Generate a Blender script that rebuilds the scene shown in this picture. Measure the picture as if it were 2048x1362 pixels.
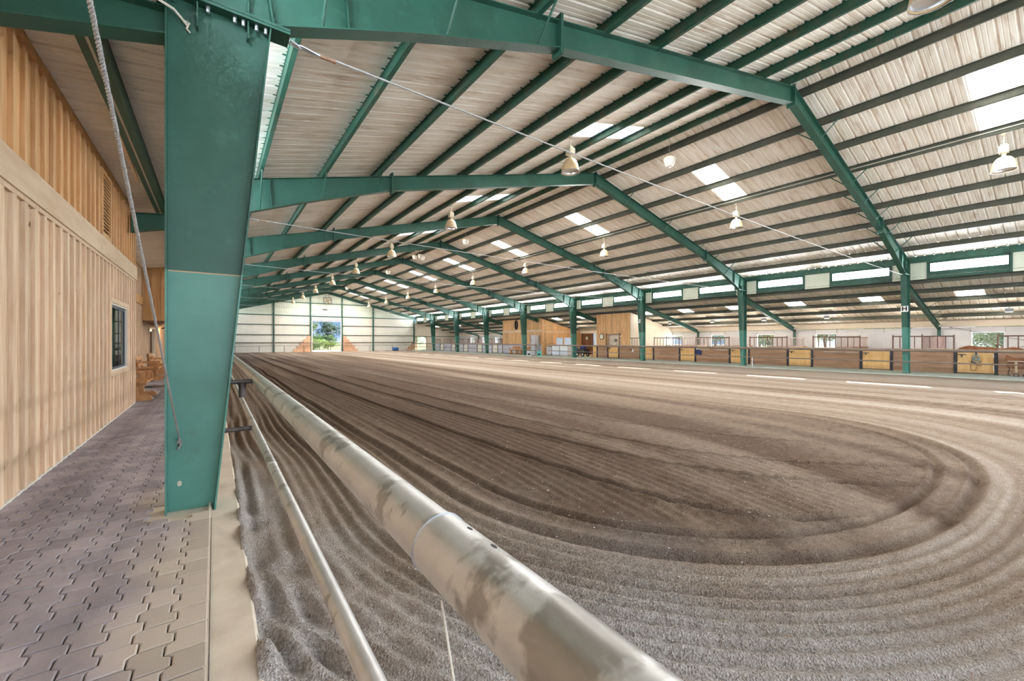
import bpy, bmesh, math, random
import numpy as np
from mathutils import Vector, Matrix, Euler

for o in list(bpy.data.objects):
    bpy.data.objects.remove(o, do_unlink=True)
SC = bpy.context.scene
C = SC.collection
random.seed(7)
rng = np.random.default_rng(7)

# ------------------------------------------------------------------ camera
TH = 0.6279
cam = bpy.data.cameras.new('camera')
cam.lens = 36.0 * 819.75 / 2048.0
cam.sensor_width = 36.0
cam.clip_start = 0.05
cam.clip_end = 600
cam_o = bpy.data.objects.new('camera', cam)
C.objects.link(cam_o)
cam_o.location = (0, 0, 1.6)
cam_o.rotation_euler = (math.pi / 2, 0, -TH)
SC.camera = cam_o

# ------------------------------------------------------------------ world sky
SKY_STRENGTH = 0.50
W = bpy.data.worlds.new('sky')
SC.world = W
W.use_nodes = True
nt = W.node_tree
nt.nodes.clear()
def wn(t, **kw):
    n = nt.nodes.new(t)
    for k, v in kw.items():
        setattr(n, k, v)
    return n
wo = wn('ShaderNodeOutputWorld'); bg = wn('ShaderNodeBackground'); tc = wn('ShaderNodeTexCoord')
sep = wn('ShaderNodeSeparateXYZ'); rmp = wn('ShaderNodeValToRGB'); noi = wn('ShaderNodeTexNoise'); cr = wn('ShaderNodeValToRGB'); mx = wn('ShaderNodeMix')
mp = wn('ShaderNodeMapping')
mx.data_type = 'RGBA'
rmp.color_ramp.elements[0].position = 0.0; rmp.color_ramp.elements[0].color = (0.30, 0.52, 0.85, 1)
rmp.color_ramp.elements[1].position = 0.55; rmp.color_ramp.elements[1].color = (0.10, 0.27, 0.65, 1)
noi.inputs['Scale'].default_value = 2.6; noi.inputs['Detail'].default_value = 7; noi.inputs['Roughness'].default_value = 0.6
cr.color_ramp.elements[0].position = 0.50; cr.color_ramp.elements[0].color = (0, 0, 0, 1)
cr.color_ramp.elements[1].position = 0.62; cr.color_ramp.elements[1].color = (1, 1, 1, 1)
mp.inputs['Scale'].default_value = (1, 1, 2.2); mp.inputs['Location'].default_value = (0.35, 0.1, 0.3)
L = nt.links.new
L(tc.outputs['Generated'], sep.inputs[0]); L(sep.outputs['Z'], rmp.inputs[0])
L(tc.outputs['Generated'], mp.inputs[0]); L(mp.outputs[0], noi.inputs['Vector']); L(noi.outputs['Fac'], cr.inputs[0])
L(cr.outputs[0], mx.inputs[0]); L(rmp.outputs[0], mx.inputs[6]); mx.inputs[7].default_value = (1.15, 1.15, 1.18, 1)
L(mx.outputs[2], bg.inputs[0]); bg.inputs[1].default_value = SKY_STRENGTH
L(bg.outputs[0], wo.inputs[0])

# ------------------------------------------------------------------ sun, window daylight, added open-end fill, exposure
SUN_STRENGTH = 16.0
sun = bpy.data.lights.new('sun', 'SUN'); sun.energy = SUN_STRENGTH; sun.angle = 0.009; sun.color = (1.0, 0.95, 0.86)
sun_o = bpy.data.objects.new('sun', sun); C.objects.link(sun_o)
sun_o.rotation_euler = Vector((-7.1, -2.5, -5.05)).to_track_quat('-Z', 'Y').to_euler()
sun_o.location = (60, 40, 50)
CLERESTORY_W = 4200.0
SKYLIGHT_W = 190.0
def area_light(name, loc, direction, length, height, watts, col):
    l = bpy.data.lights.new(name, 'AREA'); l.shape = 'RECTANGLE'; l.size = length; l.size_y = height; l.energy = watts; l.color = col
    o = bpy.data.objects.new(name, l); C.objects.link(o)
    z = -Vector(direction).normalized(); x = Vector((0, 1, 0)); y = z.cross(x)
    o.matrix_world = Matrix.Translation(loc) @ Matrix((x, y, z)).transposed().to_4x4()
    return o
area_light('daylight_clerestory_right', (27.74, 29.6, 5.08), (-1, 0, 0.45), 73, 0.44, CLERESTORY_W, (0.90, 0.95, 1.0))
area_light('daylight_clerestory_left', (-0.55, 29.6, 5.25), (1, 0, 0.45), 73, 0.44, CLERESTORY_W, (0.80, 0.90, 1.0))
oe = area_light('added_fill_open_end', (12.3, -6.45, 3.2), (0, 1, 0), 6, 30, 1000, (0.82, 0.90, 1.0))  # added fill lamp that brightens the foreground from the assumed open end
oe.matrix_world = Matrix.Translation((12.3, -6.45, 3.2)) @ Euler((math.pi/2, 0, 0)).to_matrix().to_4x4() @ Matrix.Rotation(math.pi/2, 4, 'Z')
area_light('daylight_stable_windows', (35.82, 29.6, 1.52), (-1, 0, 0.25), 73, 1.2, 2600, (0.95, 0.97, 1.0))
for k_ in range(-1, 8):
    for x_, sg_ in ((10.25, 1), (16.95, -1)):
        sl = bpy.data.lights.new('daylight_skylight', 'AREA'); sl.shape = 'RECTANGLE'; sl.size = 2.6; sl.size_y = 0.92; sl.energy = SKYLIGHT_W; sl.color = (1.0, 0.97, 0.92)
        so = bpy.data.objects.new('daylight_skylight', sl); C.objects.link(so)
        so.location = (x_, 8.87+7.615*k_, 9.16-.25*abs(x_-13.6)-.26); so.rotation_euler = (0, -sg_*math.atan(.25), 0)
vs = SC.view_settings
vs.view_transform = 'Standard'
vs.look = 'None'
vs.gamma = 1.0
vs.use_curve_mapping = False
vs.exposure = 1.15
SC.cycles.max_bounces = 6; SC.cycles.diffuse_bounces = 3; SC.cycles.glossy_bounces = 2; SC.cycles.transmission_bounces = 3; SC.cycles.transparent_max_bounces = 8
SC.cycles.caustics_reflective = False; SC.cycles.caustics_refractive = False
SC.cycles.use_adaptive_sampling = True; SC.cycles.adaptive_threshold = 0.08; SC.cycles.adaptive_min_samples = 12; SC.cycles.use_denoising = True
SC.cycles.sample_clamp_indirect = 6.0

# ------------------------------------------------------------------ helpers
S = 7.615; Y0 = 4.885; XC = 13.6; XW = 27.2
YB = -6.5                       # assumed open end of the hall, unseen behind the camera
YF = Y0 + 8 * S                 # far gable wall
PW = S / 8                      # roof sheet width
SKY_Y = 8.87                    # skylight row inside the first full bay
def yi(i): return Y0 + i * S

class MB:
    def __init__(s): s.v = []; s.f = []
    def add(s, vs_, fs_):
        n = len(s.v); s.v += [tuple(p) for p in vs_]; s.f += [tuple(i + n for i in f) for f in fs_]; return s
    def box(s, x0, x1, y0, y1, z0, z1):
        return s.add([(x0,y0,z0),(x1,y0,z0),(x1,y1,z0),(x0,y1,z0),(x0,y0,z1),(x1,y0,z1),(x1,y1,z1),(x0,y1,z1)],
                     [(3,2,1,0),(4,5,6,7),(0,1,5,4),(1,2,6,5),(2,3,7,6),(3,0,4,7)])
    def obox(s, c, size, rot=(0,0,0)):
        R = Euler(rot).to_matrix(); a, b, d = [q/2 for q in size]; c = Vector(c)
        P = [c + R @ Vector((i*a, j*b, k*d)) for k in (-1,1) for i, j in ((-1,-1),(1,-1),(1,1),(-1,1))]
        return s.add(P, [(3,2,1,0),(4,5,6,7),(0,1,5,4),(1,2,6,5),(2,3,7,6),(3,0,4,7)])
    def prism(s, poly, a0, a1, axis='y'):
        n = len(poly)
        def P(p, a):
            if axis == 'y': return (p[0], a, p[1])
            if axis == 'x': return (a, p[0], p[1])
            return (p[0], p[1], a)
        s.add([P(p, a0) for p in poly] + [P(p, a1) for p in poly],
              [tuple(range(n)), tuple(range(2*n-1, n-1, -1))] + [(i, i+n, (i+1) % n + n, (i+1) % n) for i in range(n)])
        return s
    def tube(s, p0, p1, r0, r1=None, n=10, cap=True):
        r1 = r0 if r1 is None else r1
        p0 = Vector(p0); p1 = Vector(p1); d = (p1 - p0).normalized()
        a = d.orthogonal().normalized(); b = d.cross(a)
        R = [[p + (a*math.cos(t) + b*math.sin(t))*r for t in [2*math.pi*i/n for i in range(n)]] for p, r in ((p0,r0),(p1,r1))]
        fs = [(i, (i+1) % n, (i+1) % n + n, i+n) for i in range(n)]
        if cap: fs += [tuple(range(n-1,-1,-1)), tuple(range(n, 2*n))]
        return s.add(R[0] + R[1], fs)
    def path(s, pts, r, n=8):
        pts = [Vector(p) for p in pts]; rings = []; a = None
        for i, p in enumerate(pts):
            d = (pts[min(i+1, len(pts)-1)] - pts[max(i-1, 0)]).normalized()
            if a is None: a = d.orthogonal().normalized()
            a = (a - d*a.dot(d)).normalized(); b = d.cross(a)
            rr = r[i] if isinstance(r, (list, tuple)) else r
            rings += [p + (a*math.cos(2*math.pi*k/n) + b*math.sin(2*math.pi*k/n))*rr for k in range(n)]
        fs = [(i*n+k, i*n+(k+1) % n, (i+1)*n+(k+1) % n, (i+1)*n+k) for i in range(len(pts)-1) for k in range(n)]
        m = (len(pts)-1)*n
        fs += [tuple(range(n-1,-1,-1)), tuple(range(m, m+n))]
        return s.add(rings, fs)
    def lathe(s, prof, c=(0,0,0), n=20, axis='z', closed=False):
        cx, cy, cz = c; V = []
        for r, z in prof:
            for k in range(n):
                t = 2*math.pi*k/n; x, y = r*math.cos(t), r*math.sin(t)
                V.append((cx+x, cy+y, cz+z) if axis == 'z' else ((cx+z, cy+x, cz+y) if axis == 'x' else (cx+x, cy+z, cz+y)))
        fs = [(i*n+k, i*n+(k+1) % n, (i+1)*n+(k+1) % n, (i+1)*n+k) for i in range(len(prof)-1) for k in range(n)]
        if prof[0][0] > 1e-4 and closed: fs.append(tuple(range(n-1,-1,-1)))
        m = (len(prof)-1)*n
        if prof[-1][0] > 1e-4 and closed: fs.append(tuple(range(m, m+n)))
        return s.add(V, fs)
    def mesh(s, name, mat, smooth=False):
        me = bpy.data.meshes.new(name); me.from_pydata(s.v, [], s.f); me.update()
        if mat: me.materials.append(mat)
        if smooth:
            me.polygons.foreach_set('use_smooth', [True]*len(me.polygons))
            me.set_sharp_from_angle(angle=math.radians(40))
        return me
    def build(s, name, mat, parent=None, smooth=False, loc=None):
        return obj(name, s.mesh(name, mat, smooth), parent, loc)

def obj(name, me, parent=None, loc=None, rot=None):
    o = bpy.data.objects.new(name, me); C.objects.link(o)
    if parent: o.parent = parent
    if loc is not None: o.location = loc
    if rot is not None: o.rotation_euler = rot
    return o
def tag(o, label=None, cat=None, group=None, kind=None):
    if label: o['label'] = label
    if cat: o['category'] = cat
    if group: o['group'] = group
    if kind: o['kind'] = kind
    return o
def empty(name, loc=(0,0,0), rz=0.0):
    o = bpy.data.objects.new(name, None); C.objects.link(o); o.location = loc; o.rotation_euler = (0,0,rz); o.empty_display_size = 0.2
    return o
def thing(name, label, cat, loc=(0,0,0), rz=0.0, group=None):
    return tag(empty(name, loc, rz), label, cat, group)
def struct(name, label, loc=(0,0,0)):
    return tag(empty(name, loc), label, None, None, 'structure')
def copy_tree(o, parent=None):
    c = o.copy(); C.objects.link(c); c.parent = parent
    for ch in list(o.children): copy_tree(ch, c)
    return c
def dup(o, loc, rz=None, label=None):
    c = copy_tree(o); c.location = loc
    if rz is not None: c.rotation_euler = (0,0,rz)
    if label: c['label'] = label
    return c

# ------------------------------------------------------------------ materials
def mat(name, c1, c2=None, scale=4.0, stretch=(1,1,1), rough=0.6, metal=0.0, bump=0.0, bscale=60.0, bstretch=None, rnd=0.0, lo=0.35, hi=0.65, spec=0.4, detail=5.0, emit=None, c3=None, s3=1.0, lo3=.55, hi3=.7, st3=(1,1,1), world=False):
    m = bpy.data.materials.new(name); m.use_nodes = True
    t = m.node_tree; N = t.nodes; b = N['Principled BSDF']; K = t.links.new
    b.inputs['Roughness'].default_value = rough; b.inputs['Metallic'].default_value = metal
    b.inputs['Specular IOR Level'].default_value = spec
    b.inputs['Base Color'].default_value = (*c1, 1)
    if world:
        g = N.new('ShaderNodeNewGeometry'); src = g.outputs['Position']
    else:
        g = N.new('ShaderNodeTexCoord'); src = g.outputs['Object']
    oi = N.new('ShaderNodeObjectInfo')
    ad = N.new('ShaderNodeVectorMath'); ad.operation = 'MULTIPLY_ADD'
    K(src, ad.inputs[0]); ad.inputs[1].default_value = (1,1,1)
    if world: ad.inputs[2].default_value = (0,0,0)
    else:
        sc_ = N.new('ShaderNodeVectorMath'); sc_.operation = 'SCALE'; sc_.inputs['Scale'].default_value = 13.7
        cb = N.new('ShaderNodeCombineXYZ')
        for k in range(3): K(oi.outputs['Random'], cb.inputs[k])
        K(cb.outputs[0], sc_.inputs[0]); K(sc_.outputs[0], ad.inputs[2])
    def tex(sc, st):
        mpn = N.new('ShaderNodeMapping'); mpn.inputs['Scale'].default_value = st; K(ad.outputs[0], mpn.inputs[0])
        n = N.new('ShaderNodeTexNoise'); n.inputs['Scale'].default_value = sc; n.inputs['Detail'].default_value = detail
        n.inputs['Roughness'].default_value = 0.6; K(mpn.outputs[0], n.inputs['Vector']); return n
    out = None
    if c2 is not None:
        n = tex(scale, stretch); r = N.new('ShaderNodeValToRGB')
        r.color_ramp.elements[0].position = lo; r.color_ramp.elements[0].color = (*c1,1)
        r.color_ramp.elements[1].position = hi; r.color_ramp.elements[1].color = (*c2,1)
        K(n.outputs['Fac'], r.inputs[0]); out = r.outputs[0]
    if c3 is not None:
        n = tex(s3, st3); r = N.new('ShaderNodeValToRGB')
        r.color_ramp.elements[0].position = lo3; r.color_ramp.elements[0].color = (0,0,0,1)
        r.color_ramp.elements[1].position = hi3; r.color_ramp.elements[1].color = (1,1,1,1)
        K(n.outputs['Fac'], r.inputs[0]); x = N.new('ShaderNodeMix'); x.data_type = 'RGBA'
        K(r.outputs[0], x.inputs[0])
        if out: K(out, x.inputs[6])
        else: x.inputs[6].default_value = (*c1,1)
        x.inputs[7].default_value = (*c3,1); out = x.outputs[2]
    if rnd > 0:
        mr = N.new('ShaderNodeMapRange'); mr.inputs['To Min'].default_value = 1-rnd; mr.inputs['To Max'].default_value = 1+rnd
        K(oi.outputs['Random'], mr.inputs['Value'])
        x = N.new('ShaderNodeVectorMath'); x.operation = 'SCALE'
        if out: K(out, x.inputs[0])
        else: x.inputs[0].default_value = c1
        K(mr.outputs[0], x.inputs['Scale']); out = x.outputs[0]
    if out: K(out, b.inputs['Base Color'])
    if bump > 0:
        n = tex(bscale, bstretch or stretch); bp = N.new('ShaderNodeBump'); bp.inputs['Strength'].default_value = bump; bp.inputs['Distance'].default_value = 0.01
        K(n.outputs['Fac'], bp.inputs['Height']); K(bp.outputs[0], b.inputs['Normal'])
    if emit:
        b.inputs['Emission Color'].default_value = (*emit[0],1); b.inputs['Emission Strength'].default_value = emit[1]
    return m

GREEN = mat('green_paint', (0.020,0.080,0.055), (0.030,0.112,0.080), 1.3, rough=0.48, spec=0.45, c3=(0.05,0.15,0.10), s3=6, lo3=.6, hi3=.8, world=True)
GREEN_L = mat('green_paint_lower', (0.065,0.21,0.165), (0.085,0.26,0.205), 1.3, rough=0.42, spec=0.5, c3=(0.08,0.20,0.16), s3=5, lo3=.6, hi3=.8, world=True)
GREEN_E = mat('green_edge', (0.10,0.24,0.18), rough=0.5)
PURLIN = mat('purlin_paint', (0.016,0.085,0.055), (0.030,0.115,0.078), 2.0, rough=0.38, c3=(0.11,0.11,0.075), s3=2.5, lo3=.5, hi3=.75, spec=0.5)
PURLIN_D = mat('purlin_dusty', (0.065,0.075,0.055), (0.10,0.10,0.075), 2.0, rough=0.55, rnd=.1)
ROOF = mat('roof_sheet', (0.79,0.72,0.62), (0.90,0.86,0.80), 1.0, (0.5,5,1), rough=0.55, bump=0.15, bscale=8, bstretch=(1,12,1), rnd=0.07, c3=(0.60,0.50,0.40), s3=1.6, st3=(0.7,4,1), lo3=.52, hi3=.72)
ROOF_W = mat('shed_roof_sheet', (0.66,0.60,0.51), (0.80,0.76,0.69), 1.0, (0.5,5,1), rough=0.5, rnd=0.06, c3=(0.55,0.45,0.35), s3=1.6, st3=(0.7,4,1), lo3=.55, hi3=.75)
PORCH = mat('porch_sheet', (0.86,0.80,0.72), (0.92,0.88,0.83), 1.4, (1,6,1), rough=0.5, rnd=0.05)
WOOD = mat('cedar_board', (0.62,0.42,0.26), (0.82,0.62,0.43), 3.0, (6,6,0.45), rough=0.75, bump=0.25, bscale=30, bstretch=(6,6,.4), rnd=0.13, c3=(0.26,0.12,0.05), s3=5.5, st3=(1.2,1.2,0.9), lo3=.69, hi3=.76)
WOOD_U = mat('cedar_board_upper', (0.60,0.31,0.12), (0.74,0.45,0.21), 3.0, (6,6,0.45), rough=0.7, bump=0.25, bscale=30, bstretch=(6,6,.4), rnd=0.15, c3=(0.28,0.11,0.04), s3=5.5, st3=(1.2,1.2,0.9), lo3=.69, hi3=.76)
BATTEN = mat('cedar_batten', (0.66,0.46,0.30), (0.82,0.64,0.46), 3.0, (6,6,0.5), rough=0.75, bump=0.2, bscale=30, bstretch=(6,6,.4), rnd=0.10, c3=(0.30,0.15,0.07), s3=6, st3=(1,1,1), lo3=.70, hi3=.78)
BATTEN_U = mat('cedar_batten_upper', (0.60,0.33,0.14), (0.72,0.46,0.24), 3.0, (6,6,0.5), rough=0.75, rnd=0.12, c3=(0.30,0.13,0.05), s3=6, lo3=.70, hi3=.78)
BAND = mat('cedar_band', (0.62,0.45,0.29), (0.74,0.58,0.41), 2.0, (3,0.5,3), rough=0.75, bump=0.2, bscale=14, c3=(0.42,0.25,0.12), s3=4, lo3=.66, hi3=.74)
WOOD_R = mat('cedar_room', (0.55,0.30,0.13), (0.74,0.46,0.23), 3.0, (4,4,0.4), rough=0.7, rnd=0.16)
WOOD_DK = mat('dark_wood', (0.16,0.07,0.035), (0.26,0.12,0.06), 3.0, (4,4,0.4), rough=0.6, rnd=0.15)
BENCH = mat('bench_wood', (0.50,0.22,0.08), (0.68,0.36,0.15), 4.0, (1,1,1), rough=0.5, rnd=0.12)
CONC = mat('kerb_concrete', (0.62,0.53,0.43), (0.74,0.65,0.54), 3.0, rough=0.85, bump=0.1, bscale=120, c3=(0.42,0.34,0.26), s3=1.7, lo3=.58, hi3=.75, world=True)
AISLE = mat('aisle_concrete', (0.36,0.42,0.37), (0.46,0.50,0.44), 1.5, rough=0.8, world=True)
SANDJ = mat('joint_sand', (0.10,0.08,0.07), (0.20,0.16,0.13), 40, rough=0.95, world=True)
PIPE = mat('galvanised_pipe', (0.54,0.53,0.51), (0.66,0.65,0.63), 6.0, (1,1,1), rough=0.36, metal=0.35, c3=(0.33,0.31,0.28), s3=5, lo3=.55, hi3=.60, world=True, spec=0.5, bump=.03, bscale=40)
PIPE_D = mat('dark_pipe', (0.07,0.055,0.06), (0.14,0.11,0.10), 8.0, rough=0.45, metal=0.4)
RAIL_R = mat('far_rail_pipe', (0.20,0.15,0.125), (0.28,0.22,0.18), 2.0, rough=0.5, metal=0.3)
CABLE = mat('wire_rope', (0.42,0.41,0.40), (0.58,0.57,0.56), 120, rough=0.5, metal=0.6, bump=0.8, bscale=220)
ROPE_W = mat('pale_rope', (0.62,0.58,0.50), (0.75,0.71,0.63), 80, rough=0.8)
ZINC = mat('zinc_shackle', (0.50,0.53,0.58), (0.66,0.68,0.72), 8, rough=0.35, metal=0.7)
RUST = mat('rusty_steel', (0.22,0.11,0.06), (0.30,0.20,0.14), 20, rough=0.8)
BLACK = mat('black_rubber', (0.012,0.012,0.014), rough=0.6)
IRON = mat('dark_iron', (0.035,0.035,0.045), (0.06,0.055,0.06), 6, rough=0.5, metal=0.3)
WHITEP = mat('white_panel', (0.72,0.68,0.58), (0.78,0.74,0.65), 1.2, rough=0.6, rnd=0.025)
GABLE = mat('gable_sheet', (0.66,0.70,0.58), (0.74,0.78,0.66), 2.0, (6,1,0.3), rough=0.55, rnd=0.03)
GREYP = mat('grey_panel', (0.66,0.65,0.66), (0.74,0.73,0.73), 1.0, rough=0.6, rnd=0.03)
CREAM = mat('cream_lining', (0.76,0.66,0.53), (0.82,0.73,0.61), 1.0, rough=0.7)
KICK = mat('kickboard', (0.33,0.185,0.105), (0.43,0.26,0.16), 2.0, (1,0.6,5), rough=0.65, rnd=0.08)
DOORY = mat('door_ply', (0.66,0.38,0.14), (0.76,0.48,0.21), 2.0, (3,3,0.6), rough=0.6, rnd=0.06)
CAPW = mat('stall_cap', (0.50,0.33,0.18), (0.58,0.41,0.25), 3.0, rough=0.65)
LILAC = mat('lilac_panel', (0.50,0.49,0.56), (0.60,0.58,0.64), 1.5, rough=0.6, rnd=0.12)
BARS = mat('grille_bar', (0.17,0.09,0.07), (0.24,0.14,0.11), 6, rough=0.5, metal=0.2)
BARSP = mat('partition_bar', (0.36,0.23,0.20), (0.45,0.31,0.27), 6, rough=0.5)
TERRA = mat('terracotta_block', (0.62,0.34,0.20), (0.70,0.42,0.27), 3, rough=0.8, rnd=0.08)
WHITE = mat('white_enamel', (0.80,0.82,0.86), rough=0.4)
BLUEW = mat('blue_white_panel', (0.62,0.70,0.82), (0.70,0.77,0.88), 2, rough=0.4, rnd=0.05)
STEEL = mat('brushed_steel', (0.45,0.44,0.45), (0.58,0.57,0.58), 6, (1,1,8), rough=0.4, metal=0.5)
FRAMEW = mat('white_frame', (0.76,0.73,0.66), rough=0.5)
FRAMED = mat('bronze_frame', (0.055,0.06,0.085), rough=0.4)
BLUEB = mat('blue_plastic', (0.04,0.14,0.36), rough=0.4)
TEAL = mat('teal_plastic', (0.10,0.48,0.42), rough=0.45)
GREYB = mat('grey_plastic', (0.45,0.47,0.48), rough=0.5)
LEATHER = mat('saddle_leather', (0.16,0.06,0.025), (0.30,0.13,0.055), 8, rough=0.5)
TAN = mat('tan_strap', (0.50,0.36,0.22), rough=0.6)
NAVY = mat('navy_cloth', (0.02,0.035,0.11), (0.04,0.06,0.16), 8, rough=0.8)
GREENC = mat('sage_cloth', (0.20,0.28,0.24), (0.34,0.38,0.34), 14, rough=0.85)
RUGB = mat('brown_blanket', (0.26,0.085,0.035), (0.36,0.14,0.07), 6, rough=0.85)
CREAMP = mat('cream_lamp_shell', (0.56,0.39,0.21), (0.64,0.47,0.28), 5, rough=0.4)
BALLAST = mat('lamp_ballast', (0.42,0.37,0.26), (0.56,0.50,0.38), 10, rough=0.6)
SILVER = mat('lamp_inner', (0.75,0.75,0.76), rough=0.25, metal=0.7)
CLEARP = mat('ribbed_lens', (0.82,0.78,0.70), rough=0.3)
SIGNW = mat('sign_white', (0.85,0.85,0.83), rough=0.5)
CLOCKF = mat('clock_face', (0.82,0.78,0.62), rough=0.4)
EARTH = mat('outdoor_earth', (0.085,0.095,0.045), (0.13,0.125,0.07), 0.4, rough=0.95, c3=(0.045,0.07,0.022), s3=0.25, lo3=.45, hi3=.6, world=True)
BARK = mat('bark', (0.10,0.07,0.05), (0.17,0.13,0.10), 12, rough=0.9)
BLADE = mat('fan_blade', (0.30,0.24,0.14), (0.42,0.34,0.20), 8, rough=0.6)
HILLM = mat('hill_scrub', (0.10,0.16,0.12), (0.20,0.24,0.18), 0.12, rough=1.0, world=True)

def leaf_mat(name, a, b):
    m = bpy.data.materials.new(name); m.use_nodes = True; t = m.node_tree; N = t.nodes; K = t.links.new
    p = N['Principled BSDF']; p.inputs['Roughness'].default_value = 0.6
    g = N.new('ShaderNodeNewGeometry'); r = N.new('ShaderNodeValToRGB')
    r.color_ramp.elements[0].color = (*a,1); r.color_ramp.elements[1].color = (*b,1)
    K(g.outputs['Random Per Island'], r.inputs[0]); K(r.outputs[0], p.inputs['Base Color'])
    tr = N.new('ShaderNodeBsdfTranslucent'); K(r.outputs[0], tr.inputs[0])
    x = N.new('ShaderNodeMixShader'); x.inputs[0].default_value = 0.4
    K(p.outputs[0], x.inputs[1]); K(tr.outputs[0], x.inputs[2]); K(x.outputs[0], N['Material Output'].inputs[0])
    return m
LEAF = leaf_mat('leaf_green', (0.05,0.11,0.035), (0.12,0.21,0.07))
LEAF2 = leaf_mat('leaf_bright', (0.10,0.19,0.04), (0.25,0.34,0.11))
LEAF3 = leaf_mat('leaf_bluish', (0.035,0.075,0.05), (0.085,0.14,0.10))

def glass_mat(name, tint=(0.95,0.98,1.0), refl=0.12):
    m = bpy.data.materials.new(name); m.use_nodes = True; t = m.node_tree; N = t.nodes; K = t.links.new
    N.remove(N['Principled BSDF'])
    a = N.new('ShaderNodeBsdfTransparent'); a.inputs[0].default_value = (*tint,1)
    g = N.new('ShaderNodeBsdfGlossy'); g.inputs['Roughness'].default_value = 0.03
    x = N.new('ShaderNodeMixShader'); x.inputs[0].default_value = refl
    K(a.outputs[0], x.inputs[1]); K(g.outputs[0], x.inputs[2]); K(x.outputs[0], N['Material Output'].inputs[0])
    return m
GLASS = glass_mat('clear_glass')
def glare_mat():
    m = bpy.data.materials.new('glare_glazing'); m.use_nodes = True; t = m.node_tree; N = t.nodes; K = t.links.new
    N.remove(N['Principled BSDF'])
    a = N.new('ShaderNodeBsdfTransparent'); b = N.new('ShaderNodeBsdfTranslucent'); b.inputs[0].default_value = (.95,.97,1,1)
    x = N.new('ShaderNodeMixShader'); x.inputs[0].default_value = 0.22  # white translucent share imitates the glare of overexposed sky in the panes
    K(a.outputs[0], x.inputs[1]); K(b.outputs[0], x.inputs[2]); K(x.outputs[0], N['Material Output'].inputs[0])
    return m
GLARE = glare_mat()
GLASS_D = glass_mat('dark_glass', (0.35,0.48,0.48), 0.35)
def sky_panel_mat():
    m = bpy.data.materials.new('translucent_skylight'); m.use_nodes = True; t = m.node_tree; N = t.nodes; K = t.links.new
    p = N['Principled BSDF']; p.inputs['Base Color'].default_value = (0.9,0.9,0.88,1); p.inputs['Roughness'].default_value = 0.4
    tr = N.new('ShaderNodeBsdfTranslucent'); tr.inputs[0].default_value = (0.95,0.95,0.92,1)
    x = N.new('ShaderNodeMixShader'); x.inputs[0].default_value = 0.85
    K(p.outputs[0], x.inputs[1]); K(tr.outputs[0], x.inputs[2]); K(x.outputs[0], N['Material Output'].inputs[0])
    return m
SKYP = sky_panel_mat()

def paver_mat():
    m = mat('paver_stone', (0.32,0.285,0.315), (0.45,0.39,0.41), 2.2, rough=0.85, bump=0.25, bscale=140, world=True)
    t = m.node_tree; N = t.nodes; K = t.links.new; b = N['Principled BSDF']
    src = b.inputs['Base Color'].links[0].from_socket
    g = N.new('ShaderNodeNewGeometry'); sx = N.new('ShaderNodeSeparateXYZ'); K(g.outputs['Position'], sx.inputs[0])
    n = N.new('ShaderNodeTexNoise'); n.inputs['Scale'].default_value = 1.3; K(g.outputs['Position'], n.inputs['Vector'])
    ma = N.new('ShaderNodeMath'); ma.operation = 'MULTIPLY_ADD'; ma.inputs[1].default_value = 1.1; K(n.outputs['Fac'], ma.inputs[0]); K(sx.outputs['X'], ma.inputs[2])
    mr = N.new('ShaderNodeMapRange'); mr.inputs['From Min'].default_value = 0.0; mr.inputs['From Max'].default_value = 0.35; K(ma.outputs[0], mr.inputs['Value'])
    x = N.new('ShaderNodeMix'); x.data_type = 'RGBA'; K(mr.outputs[0], x.inputs[0]); K(src, x.inputs[6]); x.inputs[7].default_value = (0.52,0.45,0.38,1)
    oi = N.new('ShaderNodeObjectInfo'); m2 = N.new('ShaderNodeMapRange'); m2.inputs['To Min'].default_value = 0.86; m2.inputs['To Max'].default_value = 1.14
    gi = N.new('ShaderNodeMath'); gi.operation = 'ADD'; K(g.outputs['Random Per Island'], gi.inputs[0]); K(oi.outputs['Random'], gi.inputs[1])
    fr = N.new('ShaderNodeMath'); fr.operation = 'FRACT'; K(gi.outputs[0], fr.inputs[0]); K(fr.outputs[0], m2.inputs['Value'])
    s = N.new('ShaderNodeVectorMath'); s.operation = 'SCALE'; K(x.outputs[2], s.inputs[0]); K(m2.outputs[0], s.inputs['Scale'])
    K(s.outputs[0], b.inputs['Base Color'])
    return m
PAVER = paver_mat()

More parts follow.
